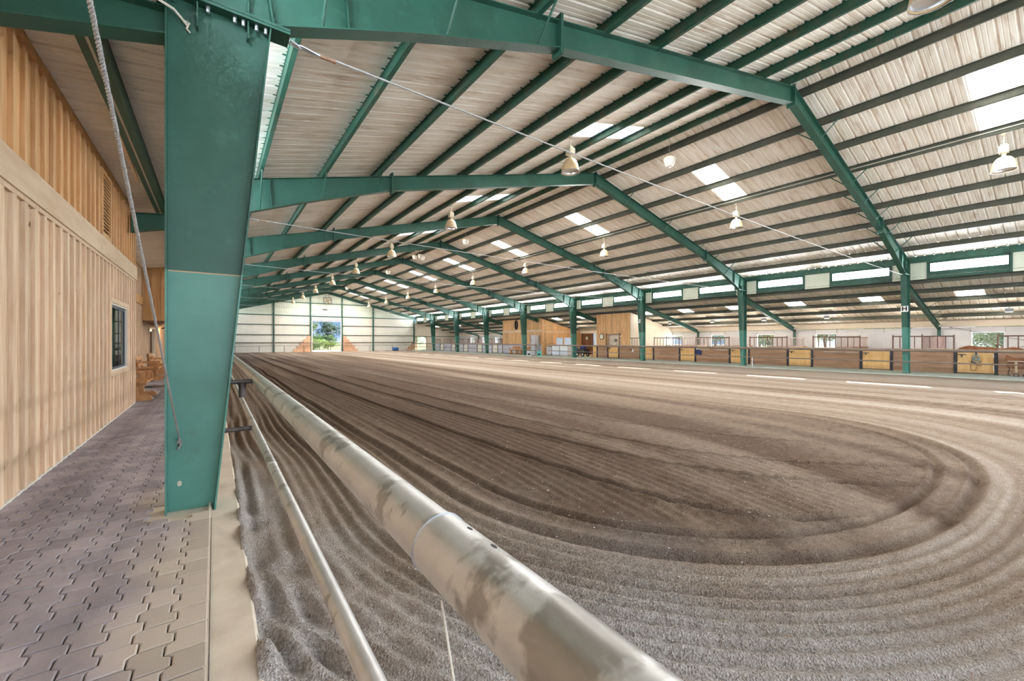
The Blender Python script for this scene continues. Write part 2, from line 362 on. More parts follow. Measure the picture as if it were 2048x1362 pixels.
def dirt_mat():
    m = bpy.data.materials.new('arena_dirt'); m.use_nodes = True; t = m.node_tree; N = t.nodes; K = t.links.new
    b = N['Principled BSDF']; b.inputs['Roughness'].default_value = 0.95; b.inputs['Specular IOR Level'].default_value = 0.1
    g = N.new('ShaderNodeNewGeometry')
    at = N.new('ShaderNodeAttribute'); at.attribute_name = 'moist'
    r = N.new('ShaderNodeValToRGB'); e = r.color_ramp.elements
    e[0].position = 0.0; e[0].color = (0.47,0.39,0.32,1); e[1].position = 1.0; e[1].color = (0.15,0.10,0.07,1)
    e2 = e.new(0.5); e2.color = (0.31,0.235,0.175,1)
    n1 = N.new('ShaderNodeTexNoise'); n1.inputs['Scale'].default_value = 9; n1.inputs['Detail'].default_value = 8; K(g.outputs['Position'], n1.inputs['Vector'])
    n2 = N.new('ShaderNodeTexVoronoi'); n2.inputs['Scale'].default_value = 95; K(g.outputs['Position'], n2.inputs['Vector'])
    n3 = N.new('ShaderNodeTexNoise'); n3.inputs['Scale'].default_value = 130; n3.inputs['Detail'].default_value = 3; K(g.outputs['Position'], n3.inputs['Vector'])
    a = N.new('ShaderNodeMath'); a.operation = 'MULTIPLY_ADD'; K(n1.outputs['Fac'], a.inputs[0]); a.inputs[1].default_value = 0.55
    K(at.outputs['Fac'], a.inputs[2])
    a2 = N.new('ShaderNodeMath'); a2.operation = 'SUBTRACT'; K(a.outputs[0], a2.inputs[0]); a2.inputs[1].default_value = 0.275
    K(a2.outputs[0], r.inputs[0])
    mr = N.new('ShaderNodeMapRange'); mr.inputs['From Min'].default_value = 0.3; mr.inputs['From Max'].default_value = 0.7; mr.inputs['To Min'].default_value = 0.45; mr.inputs['To Max'].default_value = 1.5; K(n3.outputs['Fac'], mr.inputs['Value'])
    s = N.new('ShaderNodeVectorMath'); s.operation = 'SCALE'; K(r.outputs[0], s.inputs[0]); K(mr.outputs[0], s.inputs['Scale'])
    ag = N.new('ShaderNodeAttribute'); ag.attribute_name = 'gravel'
    rc = N.new('ShaderNodeValToRGB'); ec = rc.color_ramp.elements
    ec[0].color = (0.27,0.235,0.21,1); ec[1].color = (0.66,0.63,0.61,1); K(n2.outputs['Color'], rc.inputs[0])
    x = N.new('ShaderNodeMix'); x.data_type = 'RGBA'; K(ag.outputs['Fac'], x.inputs[0]); K(s.outputs[0], x.inputs[6]); K(rc.outputs[0], x.inputs[7])
    K(x.outputs[2], b.inputs['Base Color'])
    bp = N.new('ShaderNodeBump'); bp.inputs['Strength'].default_value = 0.9; bp.inputs['Distance'].default_value = 0.014
    ad = N.new('ShaderNodeMath'); ad.operation = 'ADD'; K(n3.outputs['Fac'], ad.inputs[0]); K(n2.outputs['Distance'], ad.inputs[1])
    K(ad.outputs[0], bp.inputs['Height']); K(bp.outputs[0], b.inputs['Normal'])
    return m
DIRT = dirt_mat()

# ================================================================== SETTING: arena floor
def vnoise(x, y, seed, f):
    """smooth 2-d value noise, vectorised"""
    r = np.random.default_rng(seed); T = r.random((256, 256))
    X = x*f; Y = y*f; ix = np.floor(X).astype(int); iy = np.floor(Y).astype(int); fx = X-ix; fy = Y-iy
    fx = fx*fx*(3-2*fx); fy = fy*fy*(3-2*fy)
    a = T[ix % 256, iy % 256]; b = T[(ix+1) % 256, iy % 256]; c = T[ix % 256, (iy+1) % 256]; d = T[(ix+1) % 256, (iy+1) % 256]
    return (a*(1-fx)+b*fx)*(1-fy) + (c*(1-fx)+d*fx)*fy - 0.5
def seg(a, b, d0, d1):
    out = [a]; d = d0
    n = max(2, int((b-a)/((d0+d1)/2)))
    w = np.linspace(d0, d1, n); w = np.cumsum(w); w = w/w[-1]*(b-a)+a
    return list(w)
xs = np.array([0.17] + seg(0.17, 7.2, .020, .026) + seg(7.2, 12.5, .026, .07) + seg(12.5, 26.34, .07, .16))
ys = np.array([-7.4] + seg(-7.4, -0.6, .3, .05) + seg(-0.6, 4.5, .020, .022) + seg(4.5, 10, .022, .06) + seg(10, 22, .06, .14) + seg(22, YF+0.3, .14, .5))
GX, GY = np.meshgrid(xs, ys)
wob = 0.10*vnoise(GX, GY, 1, 0.35) + 0.025*vnoise(GX, GY, 2, 1.1)
PXP = 2.35
dx = np.abs(GX-6.3+wob)/4.25
dy = np.clip(4.1-GY+wob, 0, None)/3.45
q = (dx**PXP + dy**PXP)**(1/PXP)
s = (q-1)*4.0
def groove(d, w, depth, berm):
    return -depth*np.exp(-(d/w)**2) + berm*np.exp(-((np.abs(d)-1.9*w)/(0.9*w))**2)
rr = np.hypot(GX, GY)
fade = 1/(1+(rr/16)**2)
tine = np.sin(2*np.pi*(s/0.115) + 3.0*vnoise(GX, GY, 3, 0.5))
patch = np.clip(0.55+1.3*vnoise(GX, GY, 4, 0.22)+0.8*vnoise(s*2.2, GX*0+GY*0.1, 14, 1.0), 0.1, 1.2)
outside = 1/(1+np.exp(-(s-0.12)/0.06))
H = 0.019*tine*patch*outside*(0.35+fade)
H += 0.007*np.sin(2*np.pi*s/0.62 + 2*vnoise(GX, GY, 5, 0.3))*outside*(0.5+0.5*fade)
# the last passes of the drag, which turn at the near end of the ring
H += groove(s-0.02, 0.050, 0.042, 0.026)
H += groove(s+0.36, 0.042, 0.040, 0.024)*np.clip((6.0-GY)/3+1, 0.25, 1)
def inner(pts, w, depth, x, y):
    ya = np.array([p[1] for p in pts]); xa = np.array([p[0] for p in pts]); o = np.argsort(ya)
    xx = np.interp(y, ya[o], xa[o]); e = 0.05; sl = (np.interp(y+e, ya[o], xa[o])-np.interp(y-e, ya[o], xa[o]))/(2*e)
    d = (x-xx+0.6*wob)/np.sqrt(1+sl*sl)
    m = 1/(1+np.exp((s+0.46)/0.04))*(y > ya.min()-0.05)
    return groove(d, w, depth, depth*0.55)*m
CUR = [[(5.95,.74),(5.2,1.0),(4.34,1.47),(3.95,1.9),(3.75,2.4),(3.6,3.4),(3.45,6),(3.3,14),(3.2,30)],
       [(6.75,.82),(6.0,1.35),(5.24,2.3),(4.85,3.2),(4.65,4.2),(4.4,7),(4.2,14),(4.1,30)],
       [(7.6,1.05),(6.9,1.6),(6.33,2.17),(5.85,2.9),(5.6,3.5),(5.2,6),(5.0,14),(4.9,30)],
       [(8.6,1.5),(7.9,2.3),(7.2,3.5),(6.6,5.5),(6.2,10),(6.0,30)],
       [(9.4,2.2),(8.7,3.3),(8.1,5),(7.6,8),(7.3,14),(7.2,30)]]
for k, cu in enumerate(CUR):
    H += inner(cu, (.042,.045,.036,.03,.03)[k], (.055,.058,.044,.026,.022)[k], GX, GY)
ins = 1-outside
H += (1/(1+np.exp((s+0.62)/0.07)))*(0.006*np.sin(2*np.pi*(GX+0.9*np.exp(-(GY-1)/2.2))/0.14 + 2*vnoise(GX, GY, 6, .6))*(.3+fade))
# trampled strip along the kerb with hoof prints
tr = np.exp(-np.clip(GX-0.25, 0, None)/0.28)*np.clip((7-GY)/2.5, 0, 1)
H += tr*(0.085*vnoise(GX, GY, 7, 4.2)+0.05*vnoise(GX, GY, 8, 9)) + 0.03*np.exp(-np.clip(GX-0.2, 0, None)/0.10)
side = np.exp(-np.clip(GX-0.3, 0, None)/0.5)
H += side*0.02*np.sin(2*np.pi*GX/0.17+2*vnoise(GX, GY, 9, 1.2))
grit = (0.008*vnoise(GX, GY, 10, 22)+0.006*vnoise(GX, GY, 11, 41))*np.clip(1.4-rr/9, 0, 1)
H += grit
Z = -0.045 + H
moist = 0.54 + (0.75*vnoise(s*1.3, GY*0.03+GX*0.01, 12, 1.0) + 0.45*vnoise(s*5.0, GY*0.05, 17, 1.0))*outside + (1-outside)*0.7*vnoise(GX+1.6*np.exp(-(GY-1)/2.2), GY*.06, 18, 2.2) + 0.35*vnoise(GX, GY, 13, .12)
moist += 0.20*ins - 0.30*np.clip((GX-10.5)/5, 0, 1)
moist -= 0.22*np.exp(-((s-0.30)/0.16)**2)*(GY < 8) + 0.14*np.exp(-((s+0.18)/0.10)**2)*(GY < 8)
moist += 0.25*np.exp(-((GX-6)/5)**2)*np.clip((GY-2)/4, 0, 1)*np.clip((40-GY)/15, 0, 1)
moist -= 0.26*np.exp(-np.clip(GX-0.3, 0, None)/0.9)*np.clip((9-GY)/4, 0, 1) + 0.12*np.exp(-rr/3.0)
moist = np.clip(moist, 0, 1)
grav = np.clip(np.exp(-((rr-1.2)/2.0)**2)*(0.55+1.5*vnoise(GX, GY, 15, 1.4)) + 0.9*np.exp(-np.clip(GX-0.3, 0, None)/0.4)*np.clip((9-GY)/4, 0, 1)*(0.7+1.2*vnoise(GX, GY, 16, 2.5)), 0, .9)
ny, nx = GX.shape
V = np.stack([GX.ravel(), GY.ravel(), Z.ravel()], 1)
I = (np.arange(ny-1)[:, None]*nx + np.arange(nx-1)[None, :]).ravel()
F = np.stack([I, I+1, I+nx+1, I+nx], 1)
me = bpy.data.meshes.new('floor')
me.vertices.add(len(V)); me.vertices.foreach_set('co', V.ravel())
me.loops.add(F.size); me.loops.foreach_set('vertex_index', F.ravel())
me.polygons.add(len(F)); me.polygons.foreach_set('loop_start', np.arange(0, F.size, 4)); me.polygons.foreach_set('loop_total', np.full(len(F), 4))
me.polygons.foreach_set('use_smooth', np.ones(len(F), bool))
me.update()
for nm, arr in (('moist', moist), ('gravel', grav)):
    a_ = me.attributes.new(nm, 'FLOAT', 'POINT'); a_.data.foreach_set('value', arr.ravel().astype(np.float32))
me.materials.append(DIRT)
tag(obj('floor', me), 'raked brown dirt riding arena floor with curved drag tracks', None, None, 'structure')
def dirt_z(x, y):
    return float(Z[np.searchsorted(ys, y).clip(0, ny-1), np.searchsorted(xs, x).clip(0, nx-1)])

# loose pebbles lying on the dirt (too many and too small to count)
mb = MB()
for k in range(620):
    a = random.uniform(-0.15, 1.05); r = random.uniform(1.3, 7.5)**1.0
    x = r*math.sin(a+.2)+.3; y = r*math.cos(a+.2)
    if not (0.3 < x < 12 and y > 0.2): continue
    sz = random.uniform(.003, .009)*(1.5 if random.random() < .08 else 1); z = dirt_z(x, y)+sz*.2
    t = random.random()*6
    R = [(x+sz*math.cos(t+i*1.257)*random.uniform(.8, 1.2), y+sz*1.3*math.sin(t+i*1.257), z) for i in range(5)]
    mb.add(R+[(x, y, z+sz*.7), (x, y, z-sz*.5)], [(i, (i+1) % 5, 5) for i in range(5)]+[((i+1) % 5, i, 6) for i in range(5)])
tag(mb.build('pebbles', mat('pebble_stone', (0.42,0.38,0.34), (0.66,0.62,0.58), 30, rough=.8, world=True)), 'small pale pebbles strewn over the raked dirt', 'pebbles', None, 'stuff')

# kerb between walkway and arena, column pad
mb = MB().prism([(-.02,-.3),(.185,-.3),(.195,-.012),(.180,0.0),(-.02,0.0)], YB, YF, 'y')
kerb = tag(mb.build('kerb', CONC), 'tan concrete kerb between brick walkway and arena dirt', None, None, 'structure')
# sand of the paver bed + drifts over the kerb
mb = MB().box(-2.6, -.02, YB, 32, -.3, .012)
walk = tag(mb.build('floor_walkway', SANDJ), 'mauve interlocking paver walkway beside the wooden wall', None, None, 'structure')
PL, PWD, PE = 0.203, 0.1415, 0.017
def zz(y):
    t = (y/PL) % 1.0
    for (a, va), (b, vb) in zip([(0,-1),(.38,-1),(.5,1),(.88,1),(1,-1)], [(.38,-1),(.5,1),(.88,1),(1,-1)]):
        if a <= t <= b: return PE*(va+(vb-va)*(t-a)/(b-a))
    return -PE
def paver_geo(start, ox=0, oy=0, dz=0, edge=False):
    g = 0.003
    ysm = sorted(set([start+g, start+PL-g] + [start+PL*k for k in (.38,.5,.88,1.0,-.12,-.5) if start+g < start+PL*k < start+PL-g] + [k*PL for k in (.38,.5,.88,1.0,1.38) if start+g < k*PL < start+PL-g]))
    left = [(zz(y)+g, y) for y in ysm]; right = [(zz(y)+PWD-g, y) for y in ysm]
    if edge: right = [(PWD+PE-g, ysm[0]), (PWD+PE-g, ysm[-1])]
    out = right + left[::-1]
    cx_ = PWD/2; cy_ = start+PL/2
    c = 0.007
    n = len(out)
    def ins_(p): return (p[0] + (c if p[0] < cx_ else -c), p[1] + (c if p[1] < cy_-PL*.46 else (-c if p[1] > cy_+PL*.46 else 0)))
    V = [(ox+x, oy+y, .02) for x, y in out] + [(ox+x, oy+y, .0445+dz) for x, y in out] + [(ox+ins_(p)[0], oy+ins_(p)[1], .05+dz) for p in out]
    F = [tuple(range(2*n, 3*n))]
    for r in (0, 1): F += [(r*n+i, r*n+(i+1) % n, (r+1)*n+(i+1) % n, (r+1)*n+i) for i in range(n)]
    return V, F
me_pav = [MB().add(*paver_geo(0)).mesh('paver', PAVER), MB().add(*paver_geo(PL/2)).mesh('paver', PAVER), MB().add(*paver_geo(0, edge=True)).mesh('paver', PAVER)]
spots = []; WY1R = 13.6
for j in range(17):
    x = -.045-PWD*(j+1)
    for k in range(-6, 140):
        y = k*PL; yc = y+(PL if j % 2 else PL/2)
        if -.46 < x+PWD*.5 < 0 and 4.66 < yc < 5.10: continue
        if yc > 28 or (j > 10 and yc < WY1R): continue
        spots.append((yc if yc > 1.9 else 100-yc, 2 if j == 0 else j % 2, x, y))
spots.sort()
rest = MB()
for n_, (key, ty, x, y) in enumerate(spots):
    dz = random.uniform(-.0012, .0012)
    if n_ < 300: obj('paver', me_pav[ty], walk, (x, y, dz))
    else: rest.add(*paver_geo(PL/2 if ty == 1 else 0, x, y, dz, ty == 2))
tag(rest.build('paver_field', PAVER, walk), None, None, None, 'stuff')
MB().prism([(-.52,-.3),(-.02,-.3),(-.02,.014),(-.46,.034),(-.52,.034)], 4.56, 5.19, 'y').build('column_pad', CONC, walk)
# kick strip of straight edge stones next to the kerb
MB().box(-.044, -.026, YB, 28, .0, .046).build('edge_strip', CONC, walk)

# concrete aisle on the stable side
mb = MB().prism([(26.32,-.3),(29.5,-.3),(29.5,0),(26.36,0),(26.32,-.02)], YB, YF, 'y')
tag(mb.build('floor_aisle', AISLE), 'pale grey-green concrete aisle in front of the stalls', None, None, 'structure')
MB().box(29.5, 35.7, YB, YF, -.3, -.002).build('floor_stalls', mat('stall_bedding', (0.40,0.30,0.19), (0.55,0.43,0.28), 9, rough=.95, world=True))
tag(bpy.data.objects['floor_stalls'], 'straw-coloured bedded floor inside the stalls', None, None, 'structure')
# ground outside
mb = MB(); mb.box(-160, 200, -160, 260, -.6, -.32)
tag(mb.build('ground_outside', EARTH), 'dry pale ground outside the building', None, None, 'structure')
MB().box(10.5, 16.6, YF+.2, YF+9, -.32, -.05).build('ground_apron', CONC)
tag(bpy.data.objects['ground_apron'], 'sunlit pale apron outside the open end doorway', None, None, 'structure')

# ================================================================== SETTING: roofs
def sheet_profile(w, n, rib=.034):
    """cross-section along y of one roof sheet with n ribs raised to the outside"""
    p = w/n; pts = []
    for k in range(n):
        a = k*p
        pts += [(a+.00, rib), (a+.018, rib), (a+.042, 0), (a+p*.42, 0), (a+p*.445, .007), (a+p*.475, .007), (a+p*.50, 0), (a+p*.70, 0), (a+p*.725, .007), (a+p*.755, .007), (a+p*.78, 0), (a+p-.024, 0)]
    pts.append((w, rib))
    return pts
def sheet(x0, z0, x1, z1, w=PW, n=3):
    mb = MB(); pr = sheet_profile(w, n); m = len(pr)
    V = [(x0, y, z0+h) for y, h in pr] + [(x1, y, z1+h) for y, h in pr]
    F = [(i, i+1, i+1+m, i+m) for i in range(m-1)]
    return mb.add(V, F)
ceiling = struct('ceiling', 'ribbed metal underside of the main gable roof on green purlins')
RZ = 9.16                                     # underside of sheet at ridge
def rz(x): return RZ - .25*abs(x-XC)
XE0, XE1 = -.75, 27.95
k0 = math.floor((YB-(SKY_Y-PW/2))/PW); k1 = math.ceil((YF+.4-(SKY_Y-PW/2))/PW)
PUR = [13.10-1.524*k for k in range(9)]       # left slope purlin lines (mirrored on the right)
SK_L = (PUR[3]+.0, PUR[1]+.0); SK_R = (XW-PUR[1], XW-PUR[3])
me_full = [sheet(XE0, rz(XE0), XC, RZ).mesh('roof_panel', ROOF), sheet(XC, RZ, XE1, rz(XE1)).mesh('roof_panel', ROOF)]
me_lo = [sheet(XE0, rz(XE0), SK_L[0], rz(SK_L[0])).mesh('roof_panel', ROOF), sheet(SK_R[1], rz(SK_R[1]), XE1, rz(XE1)).mesh('roof_panel', ROOF)]
me_hi = [sheet(SK_L[1], rz(SK_L[1]), XC, RZ).mesh('roof_panel', ROOF), sheet(XC, RZ, SK_R[0], rz(SK_R[0])).mesh('roof_panel', ROOF)]
me_sk = [sheet(SK_L[0], rz(SK_L[0])-.004, SK_L[1], rz(SK_L[1])-.004).mesh('skylight', SKYP), sheet(SK_R[0], rz(SK_R[0])-.004, SK_R[1], rz(SK_R[1])-.004).mesh('skylight', SKYP)]
for k in range(k0, k1):
    y = SKY_Y-PW/2+k*PW
    for sd in (0, 1):
        if k % 8 == 0:
            obj('roof_panel', me_lo[sd], ceiling, (0,y,0)); obj('roof_panel', me_hi[sd], ceiling, (0,y,0))
            tag(obj('skylight', me_sk[sd], ceiling, (0,y,0)), 'glowing white translucent skylight sheet')
        else: obj('roof_panel', me_full[sd], ceiling, (0,y,0))
MB().prism([(XC-.35,RZ-.04),(XC,RZ+.06),(XC+.35,RZ-.04),(XC,RZ+.10)], YB, YF+.4).build('ridge_cap', ROOF, ceiling)
def purlin_mesh(x, ztop, slope, side, depth=.2, m=PURLIN, length=S):
    """Z-section purlin along y; side = direction of the bottom flange"""
    fl = .07; t = .006; zt = ztop; zb = ztop-depth
    poly = [(-side*fl, zt-t*0 - slope*fl*(-side)*-1*0), (0, zt), (0, zb), (side*fl, zb), (side*fl, zb+.018)]
    mb = MB()
    def plate(a, b, th):
        dx_, dz_ = b[0]-a[0], b[1]-a[1]; l = math.hypot(dx_, dz_); nx_, nz_ = -dz_/l*th, dx_/l*th
        mb.prism([(x+a[0],a[1]),(x+b[0],b[1]),(x+b[0]+nx_,b[1]+nz_),(x+a[0]+nx_,a[1]+nz_)], 0, length)
    for a, b in zip(poly[:-1], poly[1:]): plate(a, b, t)
    return mb.mesh('purlin', m)
for k, xp in enumerate(PUR):
    for sd in (0, 1):
        x = xp if sd == 0 else XW-xp
        me_p = purlin_mesh(x, rz(x)-.004, .25, 1, m=PURLIN if sd == 0 else PURLIN_D)
        for i in range(-2, 8):
            obj('purlin', me_p, ceiling, (0, yi(i)+(.0 if i > -2 else yi(-1)-yi(-2)-(yi(-1)-YB)), 0)) if i > -2 else None
        me_s = purlin_mesh(x, rz(x)-.004, .25, 1, m=PURLIN if sd == 0 else PURLIN_D, length=yi(-1)-YB)
        obj('purlin', me_s, ceiling, (0, YB, 0))
for sd in (0, 1):                              # eave struts over the clerestory
    x = -.38 if sd == 0 else XW+.38
    me_e = MB().box(x-.04, x+.04, 0, S, 5.36, rz(x)-.005).mesh('eave_strut', GREEN)
    for i in range(-1, 8): obj('eave_strut', me_e, ceiling, (0, yi(i), 0))
    obj('eave_strut', MB().box(x-.04, x+.04, YB, yi(-1), 5.36, rz(x)-.005).mesh('eave_strut', GREEN), ceiling)

# stable-side shed roof
shed = struct('ceiling_shed', 'ribbed metal underside of the low shed roof over the stalls')
def sz(x): return 4.66-.24*(x-27.6)
SX0, SX1 = 27.55, 36.3
me_a = sheet(SX0, sz(SX0), SX1, sz(SX1)).mesh('roof_panel', ROOF_W)
me_b = sheet(SX0, sz(SX0), 29.95, sz(29.95)).mesh('roof_panel', ROOF_W); me_c = sheet(31.1, sz(31.1), SX1, sz(SX1)).mesh('roof_panel', ROOF_W)
me_d = sheet(29.95, sz(29.95)-.003, 31.1, sz(31.1)-.003).mesh('skylight', SKYP)
for k in range(k0, k1):
    y = 3.13-PW/2+(k+6)*PW
    if y < YB-1 or y > YF+.2: continue
    if k % 4 == 2:
        for m_ in (me_b, me_c): obj('roof_panel', m_, shed, (0,y,0))
        tag(obj('skylight', me_d, shed, (0,y,0)), 'small glowing white skylight sheet')
    else: obj('roof_panel', me_a, shed, (0,y,0))
for x in (27.9, 29.4, 30.92, 32.42, 33.95):
    me_p = purlin_mesh(x, sz(x)-.004, .24, 1, m=PURLIN_D)
    for i in range(-1, 8): obj('purlin', me_p, shed, (0, yi(i), 0))
me_p = MB().box(35.3, 35.42, 0, S, 2.42, sz(35.42)-.01).mesh('eave_strut', CREAM)
for i in range(-1, 8): obj('eave_strut', me_p, shed, (0, yi(i), 0))

# porch roof on the walkway side
porch = struct('ceiling_porch', 'pale ribbed metal porch roof between wooden wall and green columns')
def pz_(x): return 4.77+.11*(x+1.6)
me_p = sheet(-2.9, pz_(-2.9), -.34, pz_(-.34)).mesh('roof_panel', PORCH)
k = 0
while YB+k*PW < 40:
    obj('roof_panel', me_p, porch, (0, YB+k*PW, 0)); k += 1
me_q = MB().box(-1.115, -1.045, 0, S, 4.60, pz_(-1.1)-.005).box(-1.012, -.925, 0, S, 4.60, pz_(-1.0)-.005).mesh('purlin', GREEN)
for i in range(-1, 4): obj('purlin', me_q, porch, (0, yi(i), 0))
me_q = MB().box(-1.045, -1.012, 0, S, 4.612, 4.64).mesh('purlin_lip', ROPE_W)
for i in range(0, 3): obj('purlin_lip', me_q, porch, (0, yi(i), 0))
MB().box(-.42, -.36, YB, 40, 4.62, pz_(-.36)).build('eave_beam', GREEN, porch)
# batten stick lodged along the porch purlin
MB().obox((-1.15, 9.1, 4.615), (.04, 2.6, .03), (0,0,.02)).build('cedar_strip', BATTEN, porch)

# ================================================================== SETTING: clerestory walls
def clerestory(name, x, zlo, zhi, w0, w1, side, label):
    root = struct(name, label)
    bays = range(-1, 8)
    gap = MB(); n = 0
    GW = []
    for i in bays:
        for a, b in ((.635, 3.08), (4.40, 6.87)):
            GW.append((yi(i)+a, yi(i)+b))
    prev = YB
    for a, b in GW:
        MB().box(x-.012, x+.012, prev, a, zlo, zhi).build('wall_panel', GABLE, root)
        prev = b
        MB().box(x-.012, x+.012, a, b, zlo, w0).build('sill_panel', GREEN, root)
        MB().box(x-.012, x+.012, a, b, w1, zhi).build('head_panel', GREEN, root)
        w = empty('clerestory_window', (0,0,0)); w.parent = root
        fm = MB()
        for u0, u1 in ((a, a+.05), (b-.05, b)): fm.box(x-.03, x+.03, u0, u1, w0, w1)
        for u in (a+.62, b-.62): fm.box(x-.02, x+.02, u-.012, u+.012, w0, w1)
        fm.box(x-.03, x+.03, a, b, w0, w0+.025); fm.box(x-.03, x+.03, a, b, w1-.025, w1)
        fm.build('window_frame', GREEN, w)
        for u0, u1 in ((a+.05, a+.608), (a+.632, b-.632), (b-.608, b-.05)):
            MB().box(x-.003, x+.003, u0, u1, w0+.025, w1-.025).build('pane', GLARE, w)
        # light trim post each side
        MB().box(x-.05, x+.05, a-.07, a-.003, zlo, zhi).build('window_post', GREEN, root)
        MB().box(x-.05, x+.05, b+.003, b+.07, zlo, zhi).build('window_post', GREEN, root)
    MB().box(x-.012, x+.012, prev, YF, zlo, zhi).build('wall_panel', GABLE, root)
    return root
clerestory('wall_clerestory_right', XW+.40, 4.55, 5.50, 4.86, 5.29, 1, 'clerestory wall of bright windows above the shed roof')
clerestory('wall_clerestory_left', -.40, 4.85, 5.50, 5.02, 5.42, -1, 'clerestory wall of bright windows above the porch')

# ================================================================== SETTING: wooden wall beside the walkway
FW = 0.05                                     # walkway level
WX = -1.60; WY1 = 13.75
wall_l = struct('wall_left', 'board-and-batten cedar wall along the paver walkway')
WIN1 = (10.80, 12.62, 1.00, 2.33); LOUV = (10.02, 10.66, 3.50, 4.55)
BP = 0.3048
MB().box(WX-.20, WX-.045, -3.6, WY1-.02, -.1, 3.2).build('sheathing', WOOD_DK, wall_l)
bpy.data.objects.remove(bpy.data.objects['sheathing'])
nb = int((WY1+3.4)/BP)
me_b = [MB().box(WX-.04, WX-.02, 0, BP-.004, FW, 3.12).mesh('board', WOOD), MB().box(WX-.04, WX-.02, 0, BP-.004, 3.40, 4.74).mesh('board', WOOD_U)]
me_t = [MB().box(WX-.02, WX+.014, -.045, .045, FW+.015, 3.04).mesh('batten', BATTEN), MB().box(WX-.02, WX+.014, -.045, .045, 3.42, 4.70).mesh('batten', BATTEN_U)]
for k in range(nb+1):
    y = WY1-(k+1)*BP
    for lv in (0, 1):
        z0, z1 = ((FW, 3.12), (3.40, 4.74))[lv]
        hole = (WIN1, LOUV)[lv]
        if y+BP > hole[0] and y < hole[1]:
            m_ = (WOOD, WOOD_U)[lv]
            a, b = max(y, hole[0]), min(y+BP, hole[1])
            for (u0, u1, v0, v1) in ((y, y+BP-.004, z0, hole[2]), (y, y+BP-.004, hole[3], z1), (y, a, hole[2], hole[3]), (b, y+BP-.004, hole[2], hole[3])):
                if u1-u0 > .01: MB().box(WX-.04, WX-.02, u0, u1, v0, v1).build('board', m_, wall_l)
        else: obj('board', me_b[lv], wall_l, (0, y, 0))
        yb = y+BP-.002 if k else WY1-.04
        if hole[0]-.05 < yb < hole[1]+.05:
            for v0, v1 in ((z0+.015, hole[2]-.07), (hole[3]+.07, (3.04, 4.70)[lv])):
                if v1 > v0: MB().box(WX-.02, WX+.014, yb-.045, yb+.045, v0, v1).build('batten', (BATTEN, BATTEN_U)[lv], wall_l)
        else: obj('batten', me_t[lv], wall_l, (0, yb, 0))
MB().box(WX-.25, WX-.04, -3.6, WY1, 0, 4.74).prism([(0,0),(0,0),(0,0)],0,0) if False else None
MB().box(WX-.04, WX+.03, -3.6, WY1+.09, 3.10, 3.43).build('band_board', BAND, wall_l)
MB().box(WX-.04, WX+.012, -3.6, WY1, 3.045, 3.10).build('band_trim', BATTEN, wall_l)
MB().box(WX-.03, WX+.02, -3.6, WY1, 4.66, 4.775).build('top_trim', WOOD_U, wall_l)
MB().box(WX-.02, WX+.012, -3.6, WY1, FW-.02, FW+.018).build('base_flashing', FRAMEW, wall_l)
MB().box(-2.5, WX-.02, WY1-.02, WY1, 0, 4.75).build('end_board', WOOD, wall_l)
MB().box(-2.5, WX-.04, -3.65, -3.6, 0, 4.75).build('end_board', WOOD, wall_l)
def window_x(name, label, x, y0, y1, z0, z1, trim=FRAMEW, depth=.03, glass=GLASS_D, dark=True):
    """sliding window lying in a plane of constant x, facing +x"""
    r = struct(name, label)
    t = .085
    for a, b, c_, d in ((y0-t, y1+t, z1, z1+t), (y0-t, y1+t, z0-t, z0), (y0-t, y0, z0, z1), (y1, y1+t, z0, z1)):
        MB().box(x-.02, x+depth, a, b, c_, d).build('window_trim', BATTEN, r)
    fm = MB(); f = .035
    fm.box(x-.05, x+.012, y0, y1, z1-f, z1); fm.box(x-.05, x+.012, y0, y1, z0, z0+f); fm.box(x-.05, x+.012, y0, y0+f, z0+f, z1-f); fm.box(x-.05, x+.012, y1-f, y1, z0+f, z1-f)
    fr = fm.build('window_frame', FRAMEW, r)
    ym = (y0+y1)/2
    for (a, b, xo) in ((y0+f, ym+.05, -.010), (ym-.05, y1-f, -.034)):
        sm = MB(); s_ = .05
        sm.box(x+xo-.012, x+xo+.010, a, a+s_, z0+f, z1-f); sm.box(x+xo-.012, x+xo+.010, b-s_, b, z0+f, z1-f); sm.box(x+xo-.012, x+xo+.010, a+s_, b-s_, z0+f, z0+f+s_); sm.box(x+xo-.012, x+xo+.010, a+s_, b-s_, z1-f-s_, z1-f)
        sh = sm.build('sash', FRAMED, r)
        MB().box(x+xo-.002, x+xo+.002, a+s_, b-s_, z0+f+s_, z1-f-s_).build('pane', glass, sh)
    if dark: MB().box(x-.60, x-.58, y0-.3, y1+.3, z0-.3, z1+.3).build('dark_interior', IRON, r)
    return r
window_x('window_1', 'bronze-framed sliding window in the near cedar wall', WX-.01, *WIN1)
lv = thing('louvre_vent', 'cedar louvred gable vent high in the near wooden wall', 'vent', (WX, 0, 0))
for a, b, c_, d in ((LOUV[0]-.07, LOUV[1]+.07, LOUV[3], LOUV[3]+.07), (LOUV[0]-.07, LOUV[1]+.07, LOUV[2]-.07, LOUV[2]), (LOUV[0]-.07, LOUV[0], LOUV[2], LOUV[3]), (LOUV[1], LOUV[1]+.07, LOUV[2], LOUV[3])):
    MB().box(-.02, .028, a, b, c_, d).build('vent_frame', BATTEN_U, lv)
me_s = MB().obox((0,0,0), (.08, LOUV[1]-LOUV[0], .014), (0, .7, 0)).mesh('slat', BATTEN_U)
for k in range(16): obj('slat', me_s, lv, (-.012, (LOUV[0]+LOUV[1])/2, LOUV[2]+.05+k*(LOUV[3]-LOUV[2]-.08)/15))
MB().box(-.16, -.15, LOUV[0], LOUV[1], LOUV[2], LOUV[3]).build('backing', IRON, lv)

